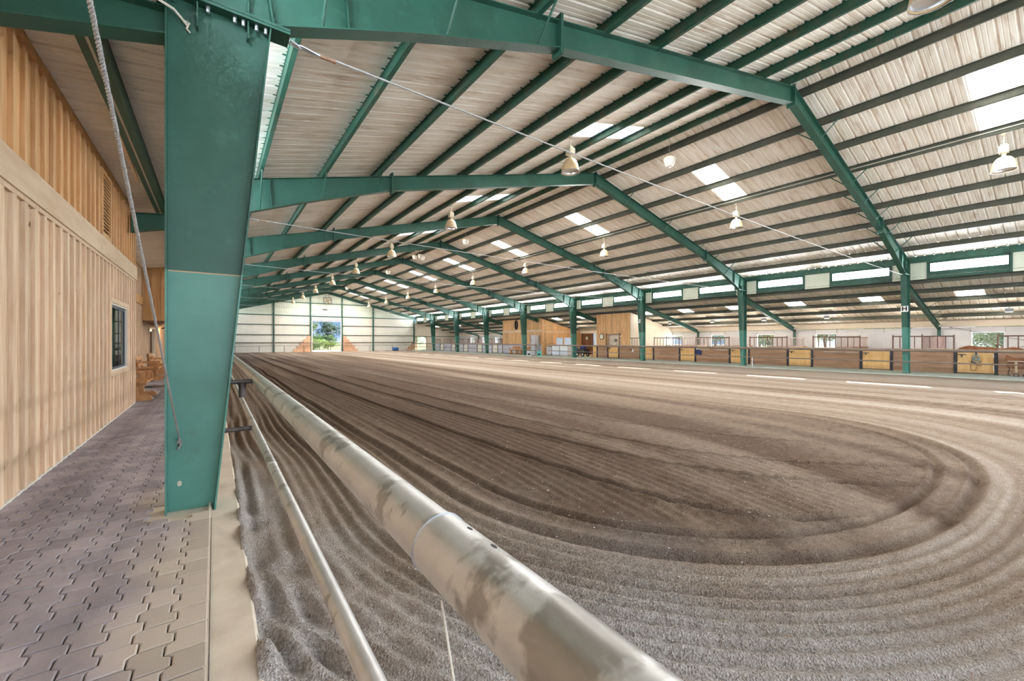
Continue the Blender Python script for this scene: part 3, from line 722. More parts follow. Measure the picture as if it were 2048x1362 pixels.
# recessed wall further along
W2 = -2.48; W2Y1 = 33.0
wall_2 = struct('wall_recess', 'recessed cedar wall beyond the corner of the walkway')
MB().box(W2-.15, W2-.02, WY1-.6, W2Y1, 0, 4.75).build('board_sheet', WOOD, wall_2)
mb = MB(); y = WY1+.1
while y < W2Y1:
    mb.box(W2-.02, W2+.008, y-.045, y+.045, FW, 3.04); mb.box(W2-.02, W2+.008, y-.045, y+.045, 3.43, 4.7); y += BP
tag(mb.build('batten_field', BATTEN, wall_2), None, None, None, 'stuff')
MB().box(W2-.03, W2+.03, WY1, W2Y1, 3.10, 3.43).build('band_board', WOOD_U, wall_2)
MB().box(W2-.03, W2+.02, WY1, W2Y1, 4.64, 4.76).build('top_trim', WOOD_U, wall_2)
tag(MB().box(W2-1, 0, W2Y1+.02, W2Y1+.1, 0, 4.75).build('wall_walkway_end', WOOD_U), 'cedar wall closing the far end of the walkway', None, None, 'structure')
window_x('window_2', 'narrow-looking bronze-framed window in the recessed cedar wall', W2+.02, 25.3, 27.3, .92, 2.22, dark=True)
# boxed-out upper storey over the walkway
bx = struct('wall_overhang', 'boxed cedar overhang above the second window')
xw = -2.46
for k in range(5):
    MB().box(xw+k*.31, xw+k*.31+.305, 23.22, 23.26, 2.45, 4.74).build('board', WOOD_U, bx)
for k in range(6): MB().box(xw+k*.31-.02, xw+k*.31+.02, 23.20, 23.22, 2.45, 4.70).build('batten', BATTEN_U, bx)
MB().box(xw, xw+1.55, 23.26, 28, 2.45, 4.74).build('overhang_body', WOOD_U, bx)
MB().box(xw, xw+1.57, 23.19, 23.28, 4.62, 4.80).build('fascia_board', WOOD_U, bx)
MB().box(xw, xw+1.56, 23.2, 28, 2.38, 2.45).build('soffit', WOOD_DK, bx)

# ================================================================== SETTING: far gable wall
wf = struct('wall_far', 'far gable wall of white panels, green posts and a wide doorway')
POSTS = [-.1, 6.69, 11.34, 15.75, 20.44, 27.27]
GIRTS = [0.0, 1.31, 2.40, 3.82, 5.18]
DO = (11.62, 15.55, 4.52)
for a, b in zip(POSTS[:-1], POSTS[1:]):
    for z0, z1 in zip(GIRTS[:-1], GIRTS[1:]):
        if a == 11.34: continue
        MB().box(a+.03, b-.03, YF+.06, YF+.09, z0+(.02 if z0 else -.3), z1-.02).build('wall_panel', WHITEP, wf)
for a, b in ((11.37, DO[0]), (DO[1], 15.72)): MB().box(a, b, YF+.06, YF+.09, -.3, 5.16).build('wall_panel', GREYP, wf)
MB().box(DO[0], DO[1], YF+.06, YF+.09, DO[2], 5.16).build('wall_panel', GREYP, wf)
for a, b in zip(POSTS[:-1], POSTS[1:]):     # corrugated gable sheets, one per bay
    mb = MB(); n = int((b-a)/.10); pts = []
    for k in range(n+1):
        x = a+(b-a)*k/n; pts.append((x, YF+.075+(.016 if (k % 3) == 0 else 0)))
    V = [(x, y, 5.2) for x, y in pts] + [(x, y, max(5.21, rz(x)-.02)) for x, y in pts]
    m = len(pts); mb.add(V, [(i, i+1, i+1+m, i+m) for i in range(m-1)])
    mb.build('gable_panel', GABLE, wf)
mb = MB()
MB().add([(-1,YF+.14,-.4),(28.2,YF+.14,-.4),(28.2,YF+.14,-.3),(-1,YF+.14,-.3)], [(0,1,2,3)]) 
for x in POSTS[1:-1]: MB().box(x-.09, x+.09, YF-.14, YF+.04, -.1, rz(x)-.25).build('wind_post', GREEN, wf)
MB().box(27.18, 27.38, YF-.14, YF+.04, -.1, 5.0).build('wind_post', GREEN, wf)
for a, b in zip(POSTS[:-1], POSTS[1:]):
    for z in (1.31, 2.40, 3.82, 5.18, 7.08):
        if a == 11.34 and z < 4.6: continue
        xa, xb = a, b
        if z > 6:
            lim = (rz(XC)-z-.3)/.25
            xa, xb = max(a, XC-lim), min(b, XC+lim)
            if xb-xa < .3: continue
        MB().box(xa+.09, xb-.09, YF-.03, YF+.05, z-.055, z+.055).build('girt', PURLIN_D if z < 5 else GREEN, wf)
for sgn in (0, 1):                            # end rafter
    f = (lambda x: x) if sgn == 0 else (lambda x: XW-x)
    MB().prism([(f(-.36),5.02),(f(-.36),5.46),(f(13.6),8.95),(f(13.6),8.60)], YF-.10, YF+.05).build('end_rafter', GREEN, wf)
for x0, x1 in ((DO[0]-.12, DO[0]), (DO[1], DO[1]+.12)): MB().box(x0, x1, YF-.10, YF+.12, -.1, DO[2]+.1).build('door_jamb', GREYP, wf)
MB().box(DO[0]-.12, DO[1]+.12, YF-.12, YF+.12, DO[2]+.06, DO[2]+.42).build('door_header', STEEL, wf)
MB().tube((DO[0], YF-.02, DO[2]-.02), (DO[1], YF-.02, DO[2]-.02), .07).build('rolled_shutter', WHITE, wf)
# cream end wall of the shed with an open doorway
we = struct('wall_far_shed', 'cream end wall of the shed with a bright doorway')
D2 = (27.75, 29.55, 2.23)
def shedpoly(x0, x1, z0): return [(x0, z0), (x1, z0), (x1, sz(x1)-.01), (x0, sz(x0)-.01)]
MB().prism(shedpoly(27.4, D2[0], -.3), YF+.03, YF+.09).build('wall_panel', CREAM, we)
MB().prism(shedpoly(D2[0], D2[1], D2[2]), YF+.03, YF+.09).build('wall_panel', CREAM, we)
MB().prism(shedpoly(D2[1], 36.0, -.3), YF+.03, YF+.09).build('wall_panel', CREAM, we)
MB().box(27.4, 36, YF-.02, YF+.03, 2.23, 2.33).build('girt', PURLIN_D, we)
for x in (D2[0], D2[1]): MB().box(x-.05, x+.05, YF-.02, YF+.10, 0, 2.23).build('door_jamb', CAPW, we)

# ================================================================== SETTING: stable outer wall
wr = struct('wall_right', 'outer stable wall of pale panels with window openings')
XB = 35.6
WINS = [(2.33,3.62),(6.17,7.44),(9.95,11.23),(13.94,15.23),(17.80,19.03),(21.69,22.98),(44.6,45.9),(48.4,49.7),(52.2,53.5),(56,57.3),(59.8,61.1)]
WZ0, WZ1 = .95, 2.10
prev = YB
for n_, (a, b) in enumerate(WINS):
    MB().box(XB, XB+.05, prev, a, -.3, 2.38).build('wall_panel', GREYP, wr)
    MB().box(XB, XB+.05, a, b, WZ1, 2.38).build('wall_panel', GREYP, wr)
    MB().box(XB, XB+.05, a, b, -.3, WZ0).build('wall_panel', GREYP, wr)
    for y in (a, b): MB().box(XB-.02, XB+.0, y-.015, y+.015, WZ1, 2.38).build('panel_joint', GREYB, wr)
    prev = b
MB().box(XB, XB+.05, prev, YF+.1, -.3, 2.38).build('wall_panel', GREYP, wr)
MB().box(XB-.01, XB+.06, YB, YF+.1, 2.40, sz(XB)).build('lining_strip', CREAM, wr)
for n_, (a, b) in enumerate(WINS):
    nth = ['nearest','second','third','fourth','fifth','sixth','seventh','eighth','ninth','tenth','eleventh'][n_]
    w = struct('window_%d' % (n_+3), '%s stable window in the outer wall, counted from the near end' % nth)
    fm = MB(); f = .05
    fm.box(XB-.03, XB+.06, a, b, WZ1-f, WZ1); fm.box(XB-.03, XB+.06, a, b, WZ0, WZ0+f); fm.box(XB-.03, XB+.06, a, a+f, WZ0+f, WZ1-f); fm.box(XB-.03, XB+.06, b-f, b, WZ0+f, WZ1-f)
    fm.build('window_frame', WHITE, w)
    if n_ == 1: MB().box(XB+.01, XB+.03, a+f, b-f, WZ0+f, WZ1-f).build('shutter', GREYP, w)
    else: MB().box(XB+.01, XB+.016, a+f, b-f, WZ0+f, WZ1-f).build('pane', GLASS, w)

# ================================================================== steel frames
def frame_side(root, sd, near):
    f = (lambda p: p) if sd == 0 else (lambda p: (XW-p[0], p[1]))
    FH = .10; T = .014
    def inner(z): return .01+.46*z/4.78
    def flange(mb, a, b, t=T):
        a, b = Vector(a), Vector(b); d = (b-a).normalized(); n = Vector((-d.y, d.x))*t
        mb.prism([f(tuple(p)) for p in (a, b, b+n, a+n)], -FH, FH)
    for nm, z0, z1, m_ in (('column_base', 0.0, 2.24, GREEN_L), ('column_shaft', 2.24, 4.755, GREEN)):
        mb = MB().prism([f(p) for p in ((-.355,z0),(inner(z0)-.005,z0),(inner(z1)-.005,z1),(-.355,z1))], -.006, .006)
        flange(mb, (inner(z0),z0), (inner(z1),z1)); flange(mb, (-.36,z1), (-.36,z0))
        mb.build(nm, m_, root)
    if sd == 1: MB().prism([f(p) for p in ((-.40,0),(.05,0),(.05,.02),(-.40,.02))], -.13, .13).build('base_plate', RUST, root)
    for z in (4.755, 4.785): MB().prism([f(p) for p in ((-.385,z),(.635,z),(.635,z+.026),(-.385,z+.026))], -.115, .115).build('end_plate', GREEN, root)
    # knee and haunch
    top = lambda x: 5.46+.25*(x+.36)
    kb = [(.49,4.813),(2.04,5.42),(4.44,6.25)]
    mb = MB().prism([f(p) for p in [(-.355,4.813)]+kb+[(4.44,top(4.44)),(-.355,top(-.355))]], -.006, .006)
    flange(mb, kb[1], kb[0]); flange(mb, kb[2], kb[1]); flange(mb, (-.36,top(-.36)), (4.44,top(4.44))) ; flange(mb, (-.36,top(-.36)),(-.36,4.813), -T)
    mb.build('haunch', GREEN, root)
    # straight rafter
    mb = MB().prism([f(p) for p in [(4.46,6.255),(13.585,8.50),(13.585,8.945),(4.46,top(4.46))]], -.006, .006)
    flange(mb, (13.585,8.50), (4.46,6.255)); flange(mb, (4.46,top(4.46)), (13.585,top(13.585)))
    mb.build('rafter', GREEN, root)
    for dx_ in (-.014, .014): MB().prism([f(p) for p in ((4.45+dx_-.012,6.14),(4.45+dx_+.012,6.14),(4.45+dx_+.012,6.78),(4.45+dx_-.012,6.78))], -.11, .11).build('splice_plate', GREEN, root)
    for (x0, z0), (x1, z1) in (((.485,4.82),(.36,top(.36)-.02)), ((1.22,5.09),(1.17,top(1.17)-.02))):
        MB().prism([f(p) for p in ((x0-.007,z0),(x0+.007,z0),(x1+.007,z1),(x1-.007,z1))], -FH+.005, FH-.005).build('stiffener', GREEN, root)
    for x, z0, z1 in ((-.13,4.52,4.75),(.27,4.58,4.75),(-.13,4.815,5.1),(.27,4.815,5.05)):
        MB().prism([f(p) for p in ((x-.006,z0),(x+.006,z0),(x+.006,z1),(x-.006,z1))], -.09, .09).build('gusset', GREEN, root)
    if near and sd == 0:
        MB().box(-.345, .218, -.0085, -.006, 2.236, 2.247).build('weld_bead', TAN, root)
        pc = MB().lathe([(0,-.0075),(.014,-.0075),(.017,-.006)], (0,0,0), 14, 'y').build('bare_spot', CONC, root, False, (-.262, 0, .275)); pc.scale = (1, 1, 1.5)
        for x in (-.30,-.05,.16,.23,.34,.42):
            for y in (-.06, .06): MB().tube((x,y,4.70),(x,y,4.756), .016, n=6).build('bolt', ZINC, root)
            MB().tube((x,-.06,4.811),(x,-.06,4.83), .016, n=6).build('bolt', ZINC, root)
    # flange braces up to the purlins
    zb = lambda x: (4.80+.403*(x-.49) if x < 2.04 else (5.42+.3445*(x-2.04) if x < 4.45 else 6.253+.246*(x-4.45)))
    for x in ((.95, 2.45, 3.98) if sd == 0 else (2.43, 3.96, 5.48, 7.0, 8.53, 11.58)):
        for sg in ((-1,) if sd == 0 else (-1, 1)):
            p0 = f((x, zb(x)+.02)); p1 = f((x, top(x)+.06))
            MB().tube((p0[0], sg*.08, p0[1]), (p1[0], sg*(.30+.62*(p1[1]-p0[1])), p1[1]), .018, n=5).build('flange_brace', GREEN, root)
    if sd == 1:
        MB().prism([(27.57,4.42),(27.57,4.02),(35.45,2.26),(35.45,2.53)], -.006, .006).prism([(27.57,4.42),(35.45,2.53),(35.45,2.516),(27.57,4.406)], -.08, .08).prism([(27.57,4.034),(35.45,2.274),(35.45,2.26),(27.57,4.02)], -.08, .08).prism([(35.44,2.26),(35.46,2.26),(35.46,2.53),(35.44,2.53)], -.08, .08).build('shed_rafter', GREEN_L if False else GREEN, root)
        MB().box(35.32, 35.46, -.07, .07, 0, 2.26).build('shed_post', GREEN, root)
        for x in (30.92, 32.42, 33.95):
            z = 4.02-.2234*(x-27.57)
            for sg in (-1,): MB().tube((x,sg*.06,z+.02),(x,sg*.7,z+.44), .012, n=5).build('flange_brace', IRON, root)
    elif near:
        MB().prism([(-.36,4.36),(-.36,4.60),(-1.52,4.47),(-1.52,4.05)], -.006, .006).prism([(-.36,4.36),(-1.52,4.05),(-1.52,4.036),(-.36,4.346)], -.10, .10).prism([(-.36,4.60),(-1.52,4.47),(-1.52,4.456),(-.36,4.586)], -.10, .10).prism([(-1.53,4.03),(-1.51,4.03),(-1.51,4.48),(-1.53,4.48)], -.1, .1).build('porch_beam', GREEN, root)
ORD = ['first','second','third','fourth','fifth','sixth','seventh','eighth']
frames = []
for i in range(8):
    if i == 0 or i == 1 or i == 2:
        r = thing('steel_frame', '', 'steel frame', (0, yi(i), 0), 0, 'green portal frames')
        frame_side(r, 0, i == 0); frame_side(r, 1, False)
        if i == 1:
            MB().prism([(-.36,4.36),(-.36,4.60),(-1.52,4.47),(-1.52,4.05)], -.006, .006).prism([(-.36,4.36),(-1.52,4.05),(-1.52,4.036),(-.36,4.346)], -.10, .10).prism([(-.36,4.60),(-1.52,4.47),(-1.52,4.456),(-.36,4.586)], -.10, .10).build('porch_beam', GREEN, r)
        for dx_ in (-.014, .014): MB().box(XC+dx_-.012, XC+dx_+.012, -.11, .11, 8.40, 9.02).build('ridge_plate', GREEN, r)
    else:
        r = dup(frames[2], (0, yi(i), 0))
    r['label'] = ('green steel frame whose big tapered column stands by the paver walkway, nearest the camera' if i == 0 else
                  'green steel portal frame spanning the arena, %s from the camera' % ORD[i])
    frames.append(r)

# tie cables from knee to knee
for i in range(8):
    mb = MB(); n = 14
    pts = [(.66+(26.54-.66)*k/n, yi(i), 4.74-.10*(1-(2*k/n-1)**2)) for k in range(n+1)]
    mb.path(pts, .0115 if i else .0125, 6)
    t = thing('tie_cable', 'steel tie cable stretched across the arena at the %s green frame' % ORD[i], 'cable', (0,0,0), 0, 'tie cables of the frames')
    mb.build('wire', CABLE, t, True)
    if i < 2:
        y = yi(i)
        MB().path([(.60,y-.03,4.80),(.66,y-.032,4.755),(.72,y-.02,4.735),(.745,y,4.73),(.72,y+.02,4.735),(.66,y+.032,4.755),(.60,y+.03,4.80)], .011, 8).build('shackle', ZINC, t, True)
        MB().tube((.60,y-.05,4.79),(.60,y+.05,4.79), .012).build('shackle_pin', RUST, t, True)
        MB().path([(.73,y-.012,4.75),(.80,y-.028,4.735),(.90,y-.012,4.725),(.96,y,4.722)], .009, 6).path([(.73,y+.012,4.75),(.80,y+.028,4.735),(.90,y+.012,4.725),(.96,y,4.722)], .009, 6).build('cable_eye', ZINC, t, True)
        MB().tube((.94,y,4.723),(1.10,y,4.72), .02, n=8).build('ferrule', RUST, t, True)

# bracing wire rope in front of the near column
def rope_mesh(p0, p1, r, turns, n=160):
    p0, p1 = Vector(p0), Vector(p1); d = (p1-p0).normalized(); a = d.orthogonal().normalized(); b = d.cross(a); mb = MB()
    for k in range(3):
        pts = [p0.lerp(p1, i/n) + (a*math.cos(2*math.pi*(turns*i/n+k/3))+b*math.sin(2*math.pi*(turns*i/n+k/3)))*r*.55 for i in range(n+1)]
        mb.path(pts, r*.56, 5)
    return mb
t = thing('bracing_rope', 'twisted steel bracing rope running down to the foot of the near green column', 'cable', (0,0,0))
A = Vector((-.262, 4.84, .70)); B = Vector((-.262, -2.65, 4.70))
rope_mesh(A, A.lerp(B, .62), .0064, 150, 1200).build('wire', CABLE, t, True)
MB().path([(-.262,4.85,.69),(-.275,4.87,.65),(-.262,4.875,.62),(-.248,4.87,.65),(-.262,4.845,.70)], .010, 7).path([(-.262,4.86,.66),(-.250,4.83,.64),(-.268,4.83,.61),(-.27,4.87,.60)], .008, 6).build('knot', CABLE, t, True)
MB().tube((-.262,4.878,.635),(-.262,4.84,.635), .012, n=8).build('eye_bolt', IRON, t, True)
t = thing('tied_rope', 'pale rope tied to the top of the near green column', 'rope', (0,0,0))
MB().path([(-.20,4.86,4.52),(-.235,4.85,4.56),(-.30,4.80,4.60),(-.9,4.2,4.45),(-1.5,3.6,4.4)], .012, 6).build('cord', ROPE_W, t, True)
MB().path([(-.22,4.87,4.57),(-.19,4.85,4.55),(-.21,4.86,4.50),(-.185,4.86,4.47)], .009, 6).build('knot', ROPE_W, t, True)

# dressage letter plates
def letter_plate(ch, loc, rz, size, label):
    t = thing('letter_sign', label, 'sign', loc, rz, 'arena letter plates')
    MB().box(-size/2, size/2, -.004, .004, -size*.52, size*.52).build('plate', SIGNW, t)
    cu = bpy.data.curves.new('letter', 'FONT'); cu.body = ch; cu.align_x = 'CENTER'; cu.align_y = 'CENTER'; cu.size = size*1.02; cu.extrude = .002; cu.offset = .012
    return flat_text(cu, t)
def flat_text(cu, t, loc=(0, -.007, 0)):
    tmp = bpy.data.objects.new('letter_tmp', cu); C.objects.link(tmp)
    me_ = bpy.data.meshes.new_from_object(tmp.evaluated_get(bpy.context.evaluated_depsgraph_get())); me_.name = 'letter'
    bpy.data.objects.remove(tmp, do_unlink=True); me_.materials.clear(); me_.materials.append(BLACK)
    obj('letter', me_, t, loc, (math.pi/2, 0, 0))
    return t
def icol(z): return XW-(.01+.46*z/4.78)
letter_plate('H', (icol(3.12)-.03, Y0-.02, 3.12), -math.pi/2-.096*0+.0, .27, 'white plate with black letter H on the first column of the stable side')
letter_plate('S', (icol(3.12)-.03, yi(2), 3.12), -math.pi/2, .27, 'white plate with black letter S on the third column of the stable side')

# ================================================================== arena rails
rail = thing('arena_rail', 'thick galvanised pipe rail with a thinner rail below, in front of the near column', 'railing', (0,0,0))
TX, TZ, TR = .36, 1.20, .0545
LX, LZ, LR = .33, .72, .0295
MB().tube((TX,.70,TZ),(TX,YF-.9,TZ), TR, n=40).build('top_rail', PIPE, rail, True)
MB().tube((TX,-4.2,TZ),(TX,.735,TZ), TR+.0035, n=40).build('top_rail', PIPE, rail, True)
MB().lathe([(TR-.002,0),(TR+.0055,0),(TR+.0055,.006),(TR-.002,.006)], (TX,.733,TZ), 40, 'y').build('coupling_ring', ZINC, rail, True)
MB().tube((LX,-4.2,LZ),(LX,YF-.9,LZ), LR, n=24).build('lower_rail', PIPE, rail, True)
MB().tube((LX,3.3,LZ),(LX,3.36,LZ), LR+.002, n=24).build('coupling_ring', PIPE, rail, True)
for y in (.655, .575):
    ho = MB().lathe([(.0,.0008),(.0055,.0008),(.0062,.0),(.0,.0)], (0,0,0), 14).build('drain_hole', BLACK, rail, False, (TX+math.sin(.35)*(TR+.0035), y, TZ+math.cos(.35)*(TR+.0035)))
    ho.rotation_euler = (0, .35, 0); ho.scale = (.7, 1.3, 1)
for i in range(8):
    y = yi(i)
    MB().tube((.01+.46*1.2/4.78-.01,y,1.19),(TX-.02,y,1.19), .0225, n=14).build('bracket', PIPE_D, rail, True)
    MB().tube((.01+.46*.72/4.78-.01,y,.72),(LX-.01,y,.72), .0225, n=14).build('bracket', PIPE_D, rail, True)
    MB().tube((.225,y,1.175),(.225,y,1.035), .032, n=16).build('bracket_stub', PIPE_D, rail, True)
t = thing('hanging_wire', 'thin pale wire hanging from the near pipe rail down to the dirt', 'wire', (0,0,0))
MB().path([(TX-.045,.64,TZ-.045),(TX-.02,.60,.9),(TX-.005,.565,.55),(TX-.01,.55,.2),(TX,.54,-.03)], .0022, 6).build('wire', ROPE_W, t, True)

RX = 26.84
def fence_run(name, label, y0, y1, zt=1.13, zl=.58, x=RX):
    t = thing(name, label, 'railing', (0,0,0), 0, 'rails on the stable side')
    MB().tube((x,y0,zt),(x,y1,zt), .058, n=14).build('top_rail', RAIL_R, t, True)
    MB().tube((x,y0,zl),(x,y1,zl), .031, n=12).build('lower_rail', RAIL_R, t, True)
    for i in range(-1, 8):
        if y0 < yi(i) < y1:
            for z in (zt, zl): MB().tube((x,yi(i),z),(XW-(.01+.46*z/4.78)+.01,yi(i),z), .022, n=8).build('bracket', RAIL_R, t, True)
    return t
f1 = fence_run('arena_fence', 'brown pipe rails running along the stalls on the stable side', -4.0, 30.75)
f2 = fence_run('arena_fence', 'brown pipe rails beyond the gap, towards the far end', 32.65, YF-.6)
for f_, y, dy in ((f1, 30.75, .35), (f2, 32.65, -.25)):
    MB().tube((RX,y,1.13),(RX,y+dy*0-.0,-.02), .03, n=10).build('end_post', RAIL_R, f_, True)
MB().tube((RX,11.75,0),(RX,11.75,.58), .022, n=10).build('support_post', WHITE, f1, True)
t = thing('end_fence', 'thin brown pipe fence along the far gable wall', 'railing', (0,0,0))
for z, r in ((1.28,.05), (.86,.03)): MB().tube((.4,YF-.75,z),(RX,YF-.75,z), r, n=10).build('rail', RAIL_R, t, True)
for x in (2.2,4.9,7.9,10.4,11.5,13.6,15.7,19.7,23.3,26.6): MB().tube((x,YF-.75,-.06),(x,YF-.75,.86 if x not in (11.5,15.7) else 1.3), .035, n=8).build('post', RAIL_R, t, True)

# ================================================================== stalls
XF = 29.3
GATES = [(2.19,3.48),(5.81,7.09),(9.41,10.71),(13.03,14.31),(16.85,18.14),(20.48,21.78),(24.07,25.33)]
FARG = [(43.4,44.7),(47.2,48.5),(51.0,52.3),(54.8,56.1),(58.6,59.9)]
me_post = MB().box(XF-.055, XF+.055, -.055, .055, 0, 1.135).box(XF-.065, XF+.065, -.065, .065, 1.10, 1.14).mesh('post', IRON)
me_bar = MB().tube((XF,0,1.20),(XF,0,1.80), .021, n=8).mesh('bar', BARS, True)
def stall_front(y0, y1, label, far=False, grille=True, bars=8):
    t = thing('stall_front', label, 'stall front', (0,0,0), 0, 'stall fronts along the aisle')
    n = 4
    for k in range(n):
        z0 = .03+k*(1.06/n)
        MB().box(XF-.025, XF+.025, y0+.06, y1-.06, z0, z0+1.06/n-.006).build('plank', LILAC if far else KICK, t)
    MB().box(XF-.05, XF+.05, y0+.05, y1-.05, 1.09, 1.18).build('cap_rail', CAPW if not far else LILAC, t)
    for y in (y0, y1): obj('post', me_post, t, (0, y, 0))
    if grille:
        for y in (y0+.05, y1-.05): MB().tube((XF,y,1.16),(XF,y,1.88), .034, n=8).build('upright', BARS, t, True)
        MB().tube((XF,y0+.05,1.81),(XF,y1-.05,1.81), .030, n=8).build('top_bar', BARS, t, True)
        for k in range(1, bars):
            obj('bar', me_bar, t, (0, y0+.05+(y1-y0-.1)*k/bars, 0))
        MB().tube((XF,(y0+y1)/2,1.16),(XF,(y0+y1)/2,1.93), .028, n=8).build('upright', BARS, t, True)
    return t
def stall_door(y0, y1, label, far=False, low=False):
    t = thing('stall_door', label, 'stall door', (0,0,0), 0, 'half doors of the stalls')
    m_ = DOORY if not far else WHITEP
    MB().box(XF-.02, XF+.02, y0+.07, y1-.07, .06, 1.02).build('door_panel', m_, t)
    MB().box(XF-.03, XF+.03, y0+.06, y1-.06, 1.02, 1.17).build('door_rail', CAPW if not far else m_, t)
    MB().box(XF-.03, XF+.02, y0+.06, y1-.06, .03, .06).build('bottom_strip', IRON, t)
    l = MB().box(XF-.06, XF-.03, y1-.36, y1-.08, .91, .94).build('latch', IRON, t)
    MB().box(XF-.06, XF-.035, y1-.24, y1-.19, .82, .91).build('latch_drop', IRON, l)
    for z in (.25, .8): MB().box(XF-.035, XF-.02, y0+.03, y0+.09, z, z+.12).build('hinge', ZINC, t)
    return t
nthw = ['first','second','third','fourth','fifth','sixth','seventh','eighth']
prev = -1.5
for k, (a, b) in enumerate(GATES):
    g = k != 6
    stall_front(prev, a, 'brown plank stall front with barred grille, %s from the near end' % nthw[k] if g else 'brown plank stall front with barred grille, seventh from the near end, beside the clock room', bars=8 if k else 12)
    stall_door(a, b, 'yellow plywood stall half-door, %s from the near end' % nthw[k])
    prev = b
stall_front(25.33, 26.62, 'short brown plank front below the round clock', grille=False)
prev = 42.35
for k, (a, b) in enumerate(FARG):
    stall_front(prev, a, 'lilac-grey stall front past the tall wooden room, %s of the far row' % nthw[k], True)
    stall_door(a, b, 'pale stall half-door past the tall wooden room, %s of the far row' % nthw[k], True)
    prev = b
stall_front(prev, 62.6, 'lilac-grey stall front at the very far end of the row', True)
# partitions between stalls
PART = [4.65, 8.25, 11.87, 15.58, 19.31] + [45.9, 49.7, 53.5, 57.3]
for k, y in enumerate(PART):
    t = thing('stall_partition', 'plank partition with reddish bars between stalls, %s from the near end' % (nthw+['ninth'])[k], 'partition', (0,0,0), 0, 'partitions between stalls')
    for j in range(4): MB().box(XF+.06, XB-.05, y-.02, y+.02, .02+j*.29, .30+j*.29).build('plank', KICK, t)
    MB().tube((XF+.06,y,1.80),(XB-.05,y,1.80), .025, n=6).build('top_bar', BARSP, t, True)
    MB().tube((XF+.06,y,1.20),(XB-.05,y,1.20), .025, n=6).build('bottom_bar', BARSP, t, True)
    me_pb = MB().tube((0,y,1.20),(0,y,1.80), .016, n=6).mesh('bar', BARSP, True)
    for j in range(24): obj('bar', me_pb, t, (XF+.3+j*.25, 0, 0))
# x-bracing rods on the outer stable wall
for k, (za, zb_) in enumerate(((.4,2.5),(2.5,.4))):
    t = thing('brace_rod', 'thin steel brace rod on the outer stable wall, %s' % ('rising towards the far end' if k == 0 else 'falling towards the far end'), 'rod', (0,0,0))
    MB().tube((35.4,yi(-1)+.1,za),(35.4,yi(0)-.1,zb_), .011, n=6).build('rod', IRON, t)

# clock room
rm = struct('wall_clock_room', 'tall cedar tack room with a hatch, between stalls and alcove')
zt = sz(XF)-.22
y = 22.86
while y < 26.6:
    w = .305
    e = min(y+w, 26.64)
    if e > 24.05 and y < 25.36:
        MB().box(XF-.03, XF+.02, y, e-.006, 2.22, zt).build('board', WOOD_R, rm)
    else: MB().box(XF-.03, XF+.02, y, e-.006, 1.19, zt).build('board', WOOD_R, rm)
    MB().box(XF-.045, XF-.03, e-.04, e+.035, 1.19 if not (e > 24.05 and e < 25.36) else 2.22, zt).build('batten', WOOD_R, rm)
    y += w
for a, b, z0, z1 in ((24.02,24.10,1.19,2.26),(25.30,25.38,1.19,2.26),(24.02,25.38,2.18,2.27)):
    MB().box(XF-.05, XF+.03, a, b, z0, z1).build('hatch_trim', BATTEN_U, rm)
MB().box(XF+.4, XF+.45, 23.4, 26.0, 1.0, 2.6).build('hatch_back', CREAM, rm)
MB().prism([(XF+.02,0),(XB,0),(XB,sz(XB)-.02),(XF+.02,zt)], 26.60, 26.66).build('side_board', WOOD_R, rm)
MB().prism([(XF+.02,0),(XB,0),(XB,sz(XB)-.02),(XF+.02,zt)], 22.80, 22.86).build('side_board', CREAM, rm)
MB().box(XF-.035, XF+.03, 26.62, 27.15, 0, 1.10).build('corner_panel', DOORY, rm)
# alcove back wall
wa = struct('wall_alcove', 'dark wooden back wall of the service alcove')
y = 26.7
while y < 34.8:
    MB().box(XB-.06, XB-.02, y, min(y+.30,34.8)-.005, 0, 2.6).build('board', WOOD_DK, wa); y += .30
# tall wooden room
br = struct('wall_wood_room', 'tall cedar room with a wainscot, past the service alcove')
RY0, RY1 = 34.82, 42.30
y = RY0
while y < RY1-.05:
    e = min(y+.312, RY1)
    MB().box(XF-.03, XF+.02, y, e-.006, 1.19, 2.55).build('board', WOOD_R, br)
    MB().box(XF-.03, XF+.02, y, e-.006, 2.80, zt+.05).build('board', WOOD_R, br)
    y = e
for k in range(5): MB().box(XF-.03, XF+.02, RY0+k*1.496, RY0+k*1.496+1.49, .03, 1.17).build('wainscot_panel', LILAC, br)
MB().box(XF-.05, XF+.02, RY0-.03, RY1, 2.55, 2.80).build('band_board', BAND, br)
x = XF+.02
while x < XB-.1:
    e = min(x+.35, XB-.02)
    MB().prism([(x,0.0),(e-.008,0.0),(e-.008,sz(e)-.20),(x,sz(x)-.20)], RY0-.02, RY0+.02).build('side_board', WOOD_R, br); x = e
MB().box(XF-.01, XB, RY0-.045, RY0-.02, 2.52, 2.62).build('side_trim', BAND, br)
MB().box(XF+.05, XB, RY0+.05, RY1-.02, 0, 2.3).build('room_body', WOOD_DK, br)

